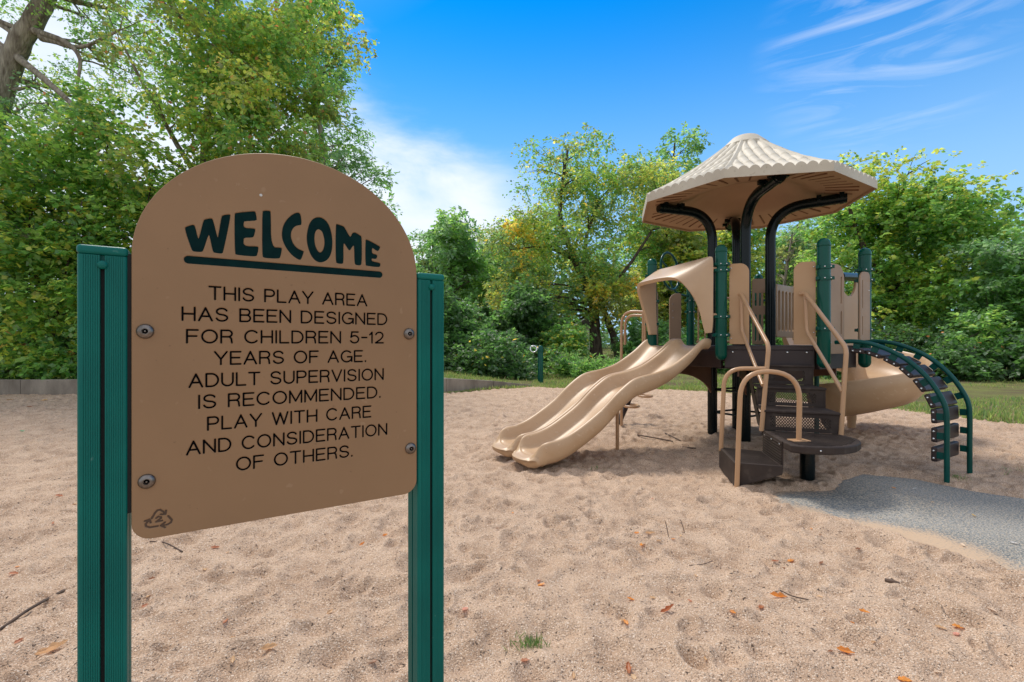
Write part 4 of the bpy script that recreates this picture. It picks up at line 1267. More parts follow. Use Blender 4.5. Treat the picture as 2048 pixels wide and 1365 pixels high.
# raised anti-slip ribs on the landing
def inpoly(x, y, poly):
    return float(poly_sd(np.array([x]), np.array([y]), poly)[0]) < -0.035
for k in range(26):
    y = 3.9 + k * 0.028
    xs = [x for x in np.arange(2.25, 3.06, 0.02) if inpoly(x, y - (x - 2.4) * 0.35, LAND)]
    if len(xs) > 2:
        x0, x1 = xs[0], xs[-1]
        p, q = Vector((x0, y - (x0 - 2.4) * 0.35, 0.411)), Vector((x1, y - (x1 - 2.4) * 0.35, 0.411))
        mb.box((p + q) / 2, ((q - p).length, 0.011, 0.006), (q - p))
mb.build('tread_rib', M['step'], o)
perforated('landing_riser', M['step'], root, (2.305, 4.135), (2.415, 4.655), 0.16, 0.345, 1, 1, 0.2) if False else None
mb = MB()
mb.box((2.365, 4.39, 0.285), (0.54, 0.012, 0.24), (0.11, 0.52, 0))
for k in range(9):
    mb.box((2.357, 4.392, 0.19 + k * 0.024), (0.53, 0.010, 0.007), (0.11, 0.52, 0))
lr = mb.build('landing_riser', M['step'], root)
dots(lr, [(2.365 + 0.207 * s - 0.008, 4.39 + 0.978 * s, 0.375) for s in (-0.22, 0.0, 0.20)], (-0.98, 0.2, 0), 0.010)
dots(lr, [(2.48, 3.884, 0.378)], (-0.2, -1, 0))
MB().tube([(2.70, 4.42, -0.2), (2.70, 4.42, 0.35)], 0.062, 18).build('landing_post', M['black'], root, smooth=50)
# lowest step: a wedge with a sloping skirt
A, B, C, D = (1.94, 4.22), (2.08, 4.86), (2.42, 4.67), (2.30, 4.09)
topz = 0.205
mb = MB()
bot = [(A[0], A[1], -0.02), (D[0] - 0.01, D[1], 0.13), (C[0], C[1], 0.13), (B[0], B[1], 0.0)]
top = [(A[0], A[1], topz), (D[0], D[1], topz), (C[0], C[1], topz), (B[0], B[1], topz)]
mb.loft(bot, top)
o = mb.build('lower_step', M['step'], root, bevel=0.008, seg=2)
mb = MB()
for k in range(14):
    t = (k + 0.8) / 15
    p = Vector((*A, topz + 0.001)).lerp(Vector((*B, topz + 0.001)), t); q = Vector((*D, topz + 0.001)).lerp(Vector((*C, topz + 0.001)), t)
    e = (q - p) * 0.06
    mb.box((p + q) / 2, ((q - p).length * 0.86, 0.012, 0.006), (q - p))
mb.build('tread_rib', M['step'], o)

# hand rails of the stairs
def pipe(name, pts, rad, r=0.021, parent=root):
    return MB().tube(fillet(pts, rad, 8), r, 14).build(name, M['tube'], parent, smooth=50)
u1 = at(1482, 589, 5.46); u1b = at(1484, 663, 5.44)
foot1 = Vector((2.405, 4.66, 0.40)); knee1 = Vector((2.475, 4.66, 1.22))
h = pipe('handrail', [Vector((u1.x - 0.03, u1.y + 0.05, u1.z)), u1, knee1, foot1], [0, 0.03, 0.07, 0])
pipe('rail_brace', [u1 + Vector((0.0, 0, -0.02)), u1b, Vector((2.42, 4.665, 0.84))], [0, 0.06, 0], 0.018, h)
u2 = at(1610, 587, 5.14); u2b = at(1613, 663, 5.12)
foot2 = Vector((3.01, 4.425, 0.40)); knee2 = Vector((3.065, 4.43, 1.20))
h = pipe('handrail', [Vector((u2.x - 0.02, u2.y + 0.05, u2.z)), u2, knee2, foot2], [0, 0.03, 0.07, 0])
pipe('rail_brace', [u2 + Vector((0.0, 0, -0.02)), u2b, Vector((3.03, 4.43, 0.80))], [0, 0.06, 0], 0.018, h)
h = pipe('hoop_rail', [(1.945, 4.19, -0.1), (1.985, 4.19, 1.01), (2.46, 4.13, 0.99), (2.45, 4.13, 0.41)], [0, 0.26, 0.24, 0])
mb = MB().box((2.45, 4.13, 0.415), (0.15, 0.10, 0.012), (1, 0.1, 0))
mb.build('base_plate', M['tube'], h, bevel=0.003)
pipe('hoop_rail', [(2.075, 4.80, 0.18), (2.11, 4.80, 0.995), (2.45, 4.665, 1.0)], [0, 0.24, 0])

# ---- arch climber
AN = Vector((3.93, 4.37)); AF = Vector((4.42, 4.67)); AD = Vector((-0.53, 0.85)).normalized(); AU = (AF - AN).normalized()
PROF = [(0, -0.15), (0, 0.1), (0, 0.3), (0, 0.52), (0.012, 0.67), (0.07, 0.81), (0.172, 0.964), (0.333, 1.115), (0.547, 1.225), (0.74, 1.265), (0.92, 1.255)]
def arch_pt(base, l, z): return Vector((base.x + AD.x * l, base.y + AD.y * l, z))
arch = None
sp = spline([(l, z, 0) for l, z in PROF], 6)
for k, base in enumerate((AN, AF)):
    o = MB().tube([arch_pt(base, p.x, p.y) for p in sp], 0.0215, 14).build('arch_rail', M['arch'], root, smooth=50)
def prof_at(d):
    acc = 0
    for a, b in zip(sp[:-1], sp[1:]):
        L = (b - a).length
        if acc + L >= d:
            t = (d - acc) / L
            return a.lerp(b, t), (b - a).normalized()
        acc += L
    return sp[-1], (sp[-1] - sp[-2]).normalized()
W = (AF - AN).length
for k in range(9):
    p, t = prof_at(0.15 + 0.22 + k * 0.178)
    T3 = Vector((AD.x * t.x, AD.y * t.x, t.y)).normalized()
    U3 = Vector((AU.x, AU.y, 0))
    Nn = T3.cross(U3).normalized()
    if Nn.dot(Vector((AD.x, AD.y, -0.6))) < 0: Nn = -Nn
    c = arch_pt((AN + AF) / 2, p.x, p.y) + Nn * 0.115
    o = MB().box(c - Nn * 0.018, (W - 0.02, 0.048, 0.135), U3, T3).build('rung', M['deck'], root, bevel=0.014, seg=3)
    for sbase, sg in ((AN, 1), (AF, -1)):
        e = arch_pt(sbase, p.x, p.y) - U3 * (0.0 * sg)
        MB().box(e + Nn * 0.045 + U3 * 0.002, (0.012, 0.056, 0.062), U3, T3).build('rung_bracket', M['arch'], o, bevel=0.002)
    dots(o, [arch_pt(AN, p.x, p.y) + Nn * 0.099 + T3 * q + U3 * 0.010 for q in (0.034, -0.034)], -U3, 0.011)

# ---- spiral slide
SC = Vector((4.95, 7.05))
def spiral():
    V, F = [], []
    nth = 64
    prof = [(0.10, 0.50), (0.13, 0.50), (0.15, 0.34), (0.20, 0.12), (0.28, 0.02), (0.40, 0.0), (0.58, 0.0), (0.70, 0.04), (0.79, 0.13), (0.84, 0.26), (0.855, 0.40), (0.875, 0.42), (0.90, 0.40), (0.895, 0.26), (0.85, 0.08), (0.76, -0.03), (0.62, -0.07), (0.38, -0.07), (0.24, -0.05), (0.14, 0.02), (0.10, 0.10)]
    m = len(prof)
    for i in range(nth + 1):
        t = i / nth
        th = R(150 - 310 * t)
        z = 1.12 - 0.86 * t
        for r, h_ in prof:
            V.append((SC.x + math.cos(th) * r, SC.y + math.sin(th) * r, z + h_ - 0.02))
    for i in range(nth):
        for j in range(m):
            F.append((i * m + j, i * m + (j + 1) % m, (i + 1) * m + (j + 1) % m, (i + 1) * m + j))
    F += [tuple(range(m))[::-1], tuple(nth * m + j for j in range(m))]
    o = MB().add(V, F).build('spiral_slide', M['slide'], root, smooth=60)
    bm = bmesh.new(); bm.from_mesh(o.data); bmesh.ops.recalc_face_normals(bm, faces=bm.faces); bm.to_mesh(o.data); bm.free()
    return o
ss = spiral()
MB().lathe((SC.x, SC.y, 0), [(0.055, -0.2), (0.055, 0.12), (0.062, 0.13), (0.062, 0.22), (0.11, 0.34), (0.12, 0.42), (0.13, 1.60), (0.11, 1.66), (0, 1.67)], 20).build('centre_post', M['tan'], ss, smooth=50)
MB().tube([(4.0, 6.35, -0.2), (4.0, 6.35, 1.1)], 0.03, 12).build('support_leg', M['arch'], root, smooth=50)

# ---- roof
RC = Vector((3.123, 6.474)); RR = 1.414; RZ = 3.06
A0 = -79.3
RA = RR * math.cos(R(22.5)); RT = math.tan(R(22.5))
CAPR = 0.25
def roof_z(q):
    t = q / (RA - CAPR)
    return RZ + 0.085 + 0.72 * (0.74 * t + 0.26 * t * t)
def facet_frame(i):
    am = R(A0 - 22.5 - 45 * i)
    nrm = Vector((math.cos(am), math.sin(am)))
    return nrm, Vector((-nrm.y, nrm.x))
roof = MB()
NE, NQ = 120, 84
TW = 0.1135
for i in range(8):
    nrm, tan = facet_frame(i)
    V, F = [], []
    for j in range(NQ + 1):
        q = (RA - CAPR) * j / NQ
        hw = (RA - q) * RT
        row = (q / 0.25) % 1.0
        for k in range(NE + 1):
            e = -hw + 2 * hw * k / NE
            d = hw - abs(e)
            c = abs(math.cos(PI * e / TW))
            bump = 0.046 * max(c, 0) ** 0.6 * min(1, d / 0.06) + 0.012 * (1 - row) * min(1, d / 0.05)
            hip = 0.045 * max(0, 1 - d / 0.055) ** 0.6 if d < 0.055 else 0
            p = RC + nrm * (RA - q) + tan * e
            V.append((p.x, p.y, roof_z(q) + max(bump, hip) - 0.02))
    # fascia under the scalloped edge
    n0 = len(V)
    for k in range(NE + 1):
        e = -RA * RT + 2 * RA * RT * k / NE
        p = RC + nrm * RA + tan * e
        V.append((p.x, p.y, RZ))
    w = NE + 1
    for j in range(NQ):
        for k in range(NE):
            F.append((j * w + k, j * w + k + 1, (j + 1) * w + k + 1, (j + 1) * w + k))
    for k in range(NE):
        F.append((n0 + k, n0 + k + 1, k + 1, k))
    roof.add(V, F)
rf = roof.build('roof', M['rooftop'], root, smooth=48)
# cap
MB().lathe((RC.x, RC.y, 0), [(CAPR + 0.045, 3.82), (CAPR + 0.045, 3.865), (CAPR + 0.02, 3.89), (CAPR - 0.08, 3.985), (CAPR - 0.11, 4.0), (0.06, 4.012), (0.0, 4.014)], 24).build('roof_cap', M['rooftop'], rf, smooth=35)
# underside with its shallow dome
und = MB()
prof = [(1.0, 0.0), (0.985, 0.0), (0.98, 0.022), (0.62, 0.095), (0.52, 0.12), (0.44, 0.20), (0.30, 0.30), (0.12, 0.34), (0.0, 0.345)]
V, F = [], []
for s, h_ in prof:
    for i in range(32):
        a = R(A0 + 360 * i / 32)
        octr = RA / math.cos(((2 * PI * i / 32 + PI / 8) % (PI / 4)) - PI / 8) if True else RR
        ph = (2 * PI * i / 32) % (PI / 4)
        octr = RA / math.cos(ph - PI / 8)
        blend = min(1, max(0, (s - 0.4) / 0.3))
        rr = s * (octr * blend + RR * 0.96 * (1 - blend)) * 0.997
        V.append((RC.x + math.cos(a) * rr, RC.y + math.sin(a) * rr, RZ + h_ + 0.004))
for j in range(len(prof) - 1):
    for i in range(32):
        F.append((j * 32 + i, (j + 1) * 32 + i, (j + 1) * 32 + (i + 1) % 32, j * 32 + (i + 1) % 32))
und.add(V, F)
un = und.build('roof_underside', M['roofunder'], root, smooth=40)
for i in range(8):
    for k in range(6):
        a = R(A0 - 45 * i - 45 * (k + 0.5) / 6)
        if k in (2, 3) and i % 2 == 0: continue
        d = Vector((math.cos(a), math.sin(a)))
        lim = RA / math.cos(((k + 0.5) / 6 - 0.5) * PI / 4) * 0.90
        r0_, r1_ = 0.90, lim
        za, zb = RZ + 0.004 + 0.022 + (0.98 * RR - r0_) / (0.36 * RR) * 0.073, RZ + 0.004 + 0.022 + (0.98 * RR - r1_ * 1.04) / (0.36 * RR) * 0.073
        p, q = RC + d * r0_, RC + d * r1_
        p3, q3 = Vector((p.x, p.y, za - 0.002)), Vector((q.x, q.y, zb - 0.002))
        MB().box((p3 + q3) / 2, ((q3 - p3).length, 0.022, 0.018), q3 - p3).build('stiffening_rib', M['roofline'], un, bevel=0.004)

# ------------------------------------------------------------------ distant green post with a ring
bp = at(1081, 776, 15.0)
bpo = thing('green_bollard', 'short dark green post with a pale ring on top, far edge of the sand', 'post', (bp.x, bp.y, 0))
MB().lathe((bp.x, bp.y, 0), [(0.085, -0.3), (0.085, 1.10), (0.075, 1.15), (0.045, 1.18), (0, 1.19)], 18).build('post', M['green'], bpo, smooth=40)
mb = MB()
for z in (0.16, 1.02):
    mb.lathe((bp.x, bp.y, z), [(0.085, -0.025), (0.096, -0.025), (0.096, 0.025), (0.085, 0.025)], 18)
mb.build('collar', M['green'], bpo, smooth=40)
c = Vector((bp.x - 0.22, bp.y - 0.06, 1.08))
mb = MB()
mb.tube([c + Vector((math.cos(2 * PI * k / 20) * 0.10, 0.02 * math.sin(2 * PI * k / 20), math.sin(2 * PI * k / 20) * 0.10)) for k in range(21)], 0.020, 8, False)
mb.tube([c + Vector((0.09, 0, 0.03)), (bp.x, bp.y, 1.10)], 0.022, 8)
mb.build('ring_scope', M['bolt'], bpo, smooth=50)

# white shed far behind the trees
sp_ = at(1172, 690, 40)
sg = gz(sp_.x, 40)
shed = thing('garden_shed', 'small white shed glimpsed far off between the tree trunks', 'shed', (sp_.x, 40, sg))
MB().box((sp_.x, 41, sg + 1.0), (1.7, 2.0, 2.0)).build('wall', M['shedwall'], shed)
mb = MB(); mb.box((sp_.x + 0.1, 39.97, sg + 0.85), (0.7, 0.06, 1.7)).build('door', M['sheddoor'], shed)
mb = MB(); mb.add([(sp_.x - 1.0, 39.8, sg + 1.95), (sp_.x + 1.0, 39.8, sg + 1.95), (sp_.x + 1.0, 42.2, sg + 1.95), (sp_.x - 1.0, 42.2, sg + 1.95), (sp_.x, 39.8, sg + 2.6), (sp_.x, 42.2, sg + 2.6)],
                 [(0, 1, 4), (3, 5, 2), (0, 4, 5, 3), (1, 2, 5, 4), (0, 3, 2, 1)]).build('roof', M['shedroof'], shed)
# dark wooden fence at the right
mb = MB()
fr = thing('board_fence', 'dark weathered board fence behind the trees at the right edge', 'fence', (19.3, 18.5, 0))
for k in range(24):
    x = 18.5 + k * 0.16
    mb.box((x, 18.6 - k * 0.05, 0.45 + 0.012 * k), (0.14, 0.025, 1.0 + 0.03 * k), (0.96, -0.28, 0))
mb.build('fence_boards', M['fencewood'], fr)
MB().box((20.4, 18.06, 0.9), (4.0, 0.05, 0.09), (0.96, -0.28, 0)).build('fence_rail', M['fencewood'], fr)

# ------------------------------------------------------------------ welcome sign
SO = Vector((-0.744, 0.98)); SU = Vector((0.841, 0.541)).normalized(); SN = Vector((SU.y, -SU.x))
sign = thing('welcome_sign', 'brown arched welcome sign with engraved playground rules between two teal ribbed posts', 'sign', (SO.x + SU.x * 0.28, SO.y + SU.y * 0.28, 0))
def sp3(s, z, n=0.0):
    p = SO + SU * s + SN * n
    return Vector((p.x, p.y, z))
# outline
X0, X1, ZB, ZS, ZT = -0.0215, 0.5815, 0.8425, 1.42, 1.6785
outline = [(X0 + 0.035 + 0.035 * math.cos(R(t)), ZB + 0.035 + 0.035 * math.sin(R(t))) for t in range(180, 271, 10)]
outline += [(X1 - 0.035 + 0.035 * math.cos(R(t)), ZB + 0.035 + 0.035 * math.sin(R(t))) for t in range(270, 361, 10)]
outline += [((X0 + X1) / 2 + (X1 - X0) / 2 * math.cos(R(t)), ZS + (ZT - ZS) * math.sin(R(t))) for t in np.arange(0, 180.1, 2.5)]
# lettering as outlines round strokes
def contour(segs, r, lo, hi, cell):
    """closed outlines of everything within r of the strokes (marching squares)"""
    nx = int((hi[0] - lo[0]) / cell) + 2; ny = int((hi[1] - lo[1]) / cell) + 2
    gx = lo[0] + np.arange(nx) * cell; gy = lo[1] + np.arange(ny) * cell
    xx, yy = np.meshgrid(gx, gy)
    d = np.full(xx.shape, 1e9)
    for (x0, y0), (x1, y1) in segs:
        ex, ey = x1 - x0, y1 - y0
        L2 = ex * ex + ey * ey + 1e-18
        t = np.clip(((xx - x0) * ex + (yy - y0) * ey) / L2, 0, 1)
        d = np.minimum(d, np.hypot(xx - x0 - t * ex, yy - y0 - t * ey))
    f = d - r
    S = f < 0
    nxt = {}
    pos = {}
    def ep(key):
        if key not in pos:
            k, j, i = key
            a = f[j, i]; b = f[j, i + 1] if k == 0 else f[j + 1, i]
            t = a / (a - b)
            t = min(max(t, 0.02), 0.98)
            pos[key] = (gx[i] + (cell * t if k == 0 else 0), gy[j] + (cell * t if k == 1 else 0))
        return key
    T = {1: [(3, 0)], 2: [(0, 1)], 3: [(3, 1)], 4: [(1, 2)], 5: [(3, 2), (1, 0)], 6: [(0, 2)], 7: [(3, 2)], 8: [(2, 3)], 9: [(2, 0)], 10: [(0, 3), (2, 1)], 11: [(2, 1)], 12: [(1, 3)], 13: [(1, 0)], 14: [(0, 3)]}
    for j in range(ny - 1):
        for i in range(nx - 1):
            c = int(S[j, i]) | int(S[j, i + 1]) << 1 | int(S[j + 1, i + 1]) << 2 | int(S[j + 1, i]) << 3
            for a, b in T.get(c, ()):
                E_ = [(0, j, i), (1, j, i + 1), (0, j + 1, i), (1, j, i)]
                nxt[ep(E_[a])] = ep(E_[b])
    loops = []
    while nxt:
        s0 = next(iter(nxt)); k = s0; lp = []
        while k in nxt:
            lp.append(pos[k]); k = nxt.pop(k)
        if len(lp) > 6:
            # drop points that lie on a straight run
            out = [lp[0]]
            for q in range(1, len(lp)):
                p0, p1, p2 = out[-1], lp[q], lp[(q + 1) % len(lp)]
                cr = abs((p1[0] - p0[0]) * (p2[1] - p0[1]) - (p1[1] - p0[1]) * (p2[0] - p0[0]))
                ln = math.hypot(p2[0] - p0[0], p2[1] - p0[1]) + 1e-12
                if cr / ln > cell * 0.05: out.append(p1)
            loops.append(out)
    return loops
def arc(cx, cy, rx, ry, a0, a1, n=14):
    return [(cx + rx * math.cos(R(a0 + (a1 - a0) * k / n)), cy + ry * math.sin(R(a0 + (a1 - a0) * k / n))) for k in range(n + 1)]
# single stroke letters on a unit cap height: (advance width, strokes)
FONT = {
 'A': (0.84, [[(0, 0), (0.42, 1), (0.84, 0)], [(0.15, 0.34), (0.69, 0.34)]]),
 'B': (0.70, [[(0, 0), (0, 1), (0.42, 1)] + arc(0.42, 0.76, 0.24, 0.24, 90, -90) + [(0, 0.52)], [(0.42, 0.52)] + arc(0.44, 0.26, 0.26, 0.26, 90, -90) + [(0, 0)]]),
 'C': (0.86, [arc(0.46, 0.5, 0.46, 0.5, 42, 318, 24)]),
 'D': (0.80, [[(0, 0), (0, 1), (0.32, 1)] + arc(0.32, 0.5, 0.48, 0.5, 90, -90, 20) + [(0, 0)]]),
 'E': (0.68, [[(0.68, 1), (0, 1), (0, 0), (0.68, 0)], [(0, 0.52), (0.60, 0.52)]]),
 'F': (0.66, [[(0.66, 1), (0, 1), (0, 0)], [(0, 0.52), (0.58, 0.52)]]),
 'G': (0.88, [arc(0.46, 0.5, 0.46, 0.5, 45, 345, 26), [(0.905, 0.37), (0.91, 0.46), (0.54, 0.46)], [(0.905, 0.44), (0.905, 0.05)]]),
 'H': (0.76, [[(0, 0), (0, 1)], [(0.76, 0), (0.76, 1)], [(0, 0.5), (0.76, 0.5)]]),
 'I': (0.02, [[(0.01, 0), (0.01, 1)]]),
 'L': (0.62, [[(0, 1), (0, 0), (0.62, 0)]]),
 'M': (0.88, [[(0, 0), (0, 1), (0.44, 0.12), (0.88, 1), (0.88, 0)]]),
 'N': (0.76, [[(0, 0), (0, 1), (0.76, 0), (0.76, 1)]]),
 'O': (0.94, [arc(0.47, 0.5, 0.47, 0.5, 0, 360, 32)]),
 'P': (0.70, [[(0, 0), (0, 1), (0.42, 1)] + arc(0.42, 0.73, 0.28, 0.27, 90, -90) + [(0, 0.46)]]),
 'R': (0.72, [[(0, 0), (0, 1), (0.44, 1)] + arc(0.44, 0.74, 0.26, 0.26, 90, -90) + [(0, 0.48)], [(0.44, 0.48)] + arc(0.44, 0.28, 0.22, 0.20, 90, 10, 8) + [(0.70, 0.0)]]),
 'S': (0.76, [arc(0.38, 0.745, 0.34, 0.255, 20, 190, 16) + [(0.08, 0.62), (0.22, 0.53), (0.55, 0.47), (0.70, 0.38)] + arc(0.38, 0.265, 0.36, 0.265, 10, -165, 18)]),
 'T': (0.76, [[(0, 1), (0.76, 1)], [(0.38, 1), (0.38, 0)]]),
 'U': (0.76, [[(0, 1), (0, 0.36)] + arc(0.38, 0.36, 0.38, 0.36, 180, 360, 18) + [(0.76, 1)]]),
 'V': (0.80, [[(0, 1), (0.40, 0), (0.80, 1)]]),
 'W': (1.16, [[(0, 1), (0.29, 0), (0.58, 0.95), (0.87, 0), (1.16, 1)]]),
 'Y': (0.80, [[(0, 1), (0.40, 0.42), (0.80, 1)], [(0.40, 0.42), (0.40, 0)]]),
 '1': (0.24, [[(0, 0.76), (0.20, 1), (0.20, 0)]]),
 '2': (0.68, [arc(0.34, 0.70, 0.32, 0.30, 165, -35, 16) + [(0.46, 0.34), (0.0, 0.0), (0.68, 0.0)]]),
 '5': (0.68, [[(0.62, 1), (0.10, 1), (0.03, 0.52)] + arc(0.32, 0.33, 0.35, 0.33, 135, -155, 20)]),
 '-': (0.42, [[(0, 0.5), (0.42, 0.5)]]),
 '.': (0.04, [[(0.02, 0.01), (0.02, 0.05)]]),
}
LINES = [("THIS PLAY AREA", 0.1091, 0.4499, 1.3650), ("HAS BEEN DESIGNED", 0.0612, 0.5015, 1.3187), ("FOR CHILDREN 5-12", 0.0690, 0.4923, 1.2712), ("YEARS OF AGE.", 0.1192, 0.4474, 1.2242),
         ("ADULT SUPERVISION", 0.0734, 0.4923, 1.1772), ("IS RECOMMENDED.", 0.0902, 0.4845, 1.1315), ("PLAY WITH CARE", 0.1064, 0.4600, 1.0835), ("AND CONSIDERATION", 0.0690, 0.5015, 1.0350), ("OF OTHERS.", 0.1605, 0.4139, 0.9892)]
CAPH, STR = 0.0270, 0.00185
GAPL, GAPW = 0.27, 0.86
holes = []
line_loops = []
for txt, s0, s1, zt in LINES:
    adv, xs = 0.0, []
    for i, ch in enumerate(txt):
        if ch == ' ':
            adv += GAPW - GAPL
            xs.append(None); continue
        xs.append(adv)
        adv += FONT[ch][0] + GAPL
    adv -= GAPL
    sc_ = (s1 - s0 - 2 * STR) / adv
    loops = []
    for ch, x in zip(txt, xs):
        if x is None:
            line_loops.append(loops); holes += loops; loops = []
            continue
        segs = []
        for stroke in FONT[ch][1]:
            q = [(s0 + STR + (x + px) * sc_, zt - 0.002 - CAPH + py * CAPH) for px, py in stroke]
            segs += list(zip(q[:-1], q[1:]))
        pts = [p for s in segs for p in s]
        lo = (min(p[0] for p in pts) - 0.004, min(p[1] for p in pts) - 0.004)
        hi = (max(p[0] for p in pts) + 0.004, max(p[1] for p in pts) + 0.004)
        loops += contour(segs, STR, lo, hi, 0.0008)
    line_loops.append(loops)
    holes += loops
# big word, traced as solid shapes
def pan(px, py):
    k = (px - 1024) / 967; s = (k * 0.98 + 0.744) / (0.841 - 0.541 * k); Z = 0.98 + 0.541 * s
    return (s, CAMZ + (688 - py) * Z / 967)
def z1(l): return [pan(240 + a * 0.2271, 290 + b * 0.2271) for a, b in l]
def z2(l): return [pan(540 + a * 0.2564, 290 + b * 0.2564) for a, b in l]
BIG = [
 z1([(568, 738), (582, 720), (640, 703), (655, 708), (665, 730), (688, 826), (697, 822), (735, 665), (750, 655), (800, 645), (820, 655), (858, 815), (865, 812), (893, 635), (905, 620), (965, 610), (977, 625), (910, 945), (898, 960), (830, 950), (818, 940), (788, 795), (778, 795), (735, 930), (720, 945), (650, 940), (633, 930)]),
 z1([(1008, 608), (1022, 598), (1180, 583), (1195, 590), (1207, 655), (1198, 668), (1100, 672), (1090, 682), (1090, 732), (1185, 735), (1195, 747), (1180, 808), (1165, 817), (1100, 818), (1090, 828), (1090, 893), (1212, 893), (1222, 905), (1210, 970), (1195, 985), (1025, 970), (1012, 955)]),
 z1([(1253, 592), (1268, 578), (1320, 580), (1330, 592), (1332, 902)]) + z2([(88, 801), (95, 812), (82, 878), (68, 888), (0, 886)]) + z1([(1268, 995), (1253, 980)]),
 z2([(205, 527), (240, 532), (249, 618), (238, 627), (212, 629), (190, 640), (168, 670), (162, 715), (180, 770), (215, 810), (262, 828), (265, 836), (245, 893), (230, 900), (175, 865), (130, 810), (100, 750), (92, 700), (100, 640), (125, 590), (165, 550)]),
 z2([(375, 562), (410, 570), (440, 592), (465, 632), (482, 690), (490, 760), (482, 840), (455, 895), (410, 918), (370, 915), (330, 880), (302, 820), (286, 745), (290, 680), (308, 612), (338, 575)]),
 z2([(513, 622), (525, 617), (573, 634), (585, 646), (622, 715), (633, 715), (642, 690), (662, 680), (708, 708), (718, 720), (718, 928), (705, 942), (672, 938), (660, 925), (658, 790), (650, 785), (628, 820), (616, 825), (582, 768), (574, 772), (575, 918), (565, 930), (525, 925), (513, 912)]),
 z2([(745, 742), (756, 736), (855, 790), (862, 800), (848, 826), (838, 830), (800, 804), (797, 812), (797, 848), (833, 856), (840, 868), (832, 888), (820, 891), (798, 886), (795, 892), (795, 908), (855, 920), (864, 930), (860, 948), (850, 955), (755, 945), (745, 935)]),
]
OHOLE = z2([(380, 658), (405, 670), (420, 710), (428, 760), (420, 810), (405, 835), (390, 842), (370, 825), (352, 780), (347, 730), (352, 685), (365, 663)])
def chaikin(l, n=2):
    for _ in range(n):
        o = []
        for i in range(len(l)):
            a, b = l[i], l[(i + 1) % len(l)]
            o += [(a[0] * 0.75 + b[0] * 0.25, a[1] * 0.75 + b[1] * 0.25), (a[0] * 0.25 + b[0] * 0.75, a[1] * 0.25 + b[1] * 0.75)]
        l = o
    return l
BIG = [chaikin(l) for l in BIG]
OHOLE = chaikin(OHOLE)
ul, ur_ = pan(377, 520.5), pan(759, 549.0)
zz_ = (ul[1] + ur_[1]) / 2
BAR = arc(ul[0], zz_, 0.0082, 0.0082, 90, 270, 10) + arc(ur_[0], zz_, 0.0082, 0.0082, 270, 450, 10)
# recycling mark with its 2
def mark():
    def q(x, y): return (0.0233 + x * 0.0232, 0.8815 + y * 0.0205)
    st_ = [
        [(-0.52, 0.10), (-0.28, 0.62), (-0.12, 0.82), (0.08, 0.84), (0.28, 0.62), (0.44, 0.36)], [(0.50, 0.66), (0.46, 0.32), (0.12, 0.36)],
        [(0.66, 0.08), (0.92, -0.36), (0.86, -0.62), (0.62, -0.76), (0.16, -0.76)], [(0.42, -0.50), (0.12, -0.76), (0.42, -1.0)],
        [(-0.10, -0.76), (-0.66, -0.76), (-0.92, -0.60), (-0.94, -0.36), (-0.70, 0.02)], [(-1.0, -0.06), (-0.68, 0.04), (-0.60, -0.30)],
        [(-0.20, 0.06), (-0.06, 0.18), (0.12, 0.14), (0.14, -0.02), (-0.20, -0.30), (0.20, -0.28)]]
    segs = []
    for s in st_:
        p = [q(*c) for c in s]
        segs += list(zip(p[:-1], p[1:]))
    pts = [p for s in segs for p in s]
    lo = (min(p[0] for p in pts) - 0.004, min(p[1] for p in pts) - 0.004); hi = (max(p[0] for p in pts) + 0.004, max(p[1] for p in pts) + 0.004)
    return contour(segs, 0.0018, lo, hi, 0.0006)
RECYC = mark()
u3 = (SU.x, SU.y, 0); n3 = (SN.x, SN.y, 0)
FACE = 0.0036
pn = plate('sign_face', M['signtan'], sign, sp3(0, 0), u3, n3, outline, holes + BIG + [OHOLE, BAR] + RECYC, FACE, 0.0013)
# body of the sheet just behind the engraved skin
plate('sign_body', M['signtan'], sign, sp3(0, 0, -FACE - 0.0002), u3, n3, outline, (), 0.0155, 0.004)
def floor_of(name, m_, loops, dep=0.0022):
    return plate(name, m_, pn, sp3(0, 0, -dep), u3, n3, loops[0], loops[1:], 0.0008, 0.0)
for loops in line_loops:
    floor_of('engraved_word', M['textblack'], loops, 0.0014)  # near-black floors paint in the darkness of the shallow grooves
floor_of('engraved_title', M['core'], BIG + [OHOLE, BAR], 0.0021)
floor_of('recycling_mark', M['engrave_brown'], RECYC, 0.0012)
# scuffs on the face
rs = random.Random(4)
MB().lathe(sp3(0.2095, 1.576, 0.0002), [(0.0032, 0), (0.0026, 0.0006), (0.0, 0.0009)], 9, n3).build('paint_chip', M['shedwall'], pn)
for (s, z, an, ln) in ((0.18, 1.586, 0, 0.006), (0.175, 1.615, -30, 0.004), (0.33, 1.60, 60, 0.010), (0.36, 1.59, 70, 0.012), (0.162, 1.592, 85, 0.007), (0.166, 1.592, 85, 0.006), (0.21, 1.583, 90, 0.008), (0.095, 1.555, -60, 0.005)):
    d = (Vector((SU.x, SU.y, 0)) * math.cos(R(an)) + Vector((0, 0, 1)) * math.sin(R(an)))
    MB().box(sp3(s, z, 0.0001), (ln, 0.0005, 0.0005), d, n3).build('scuff_mark', M['taupe'], pn)
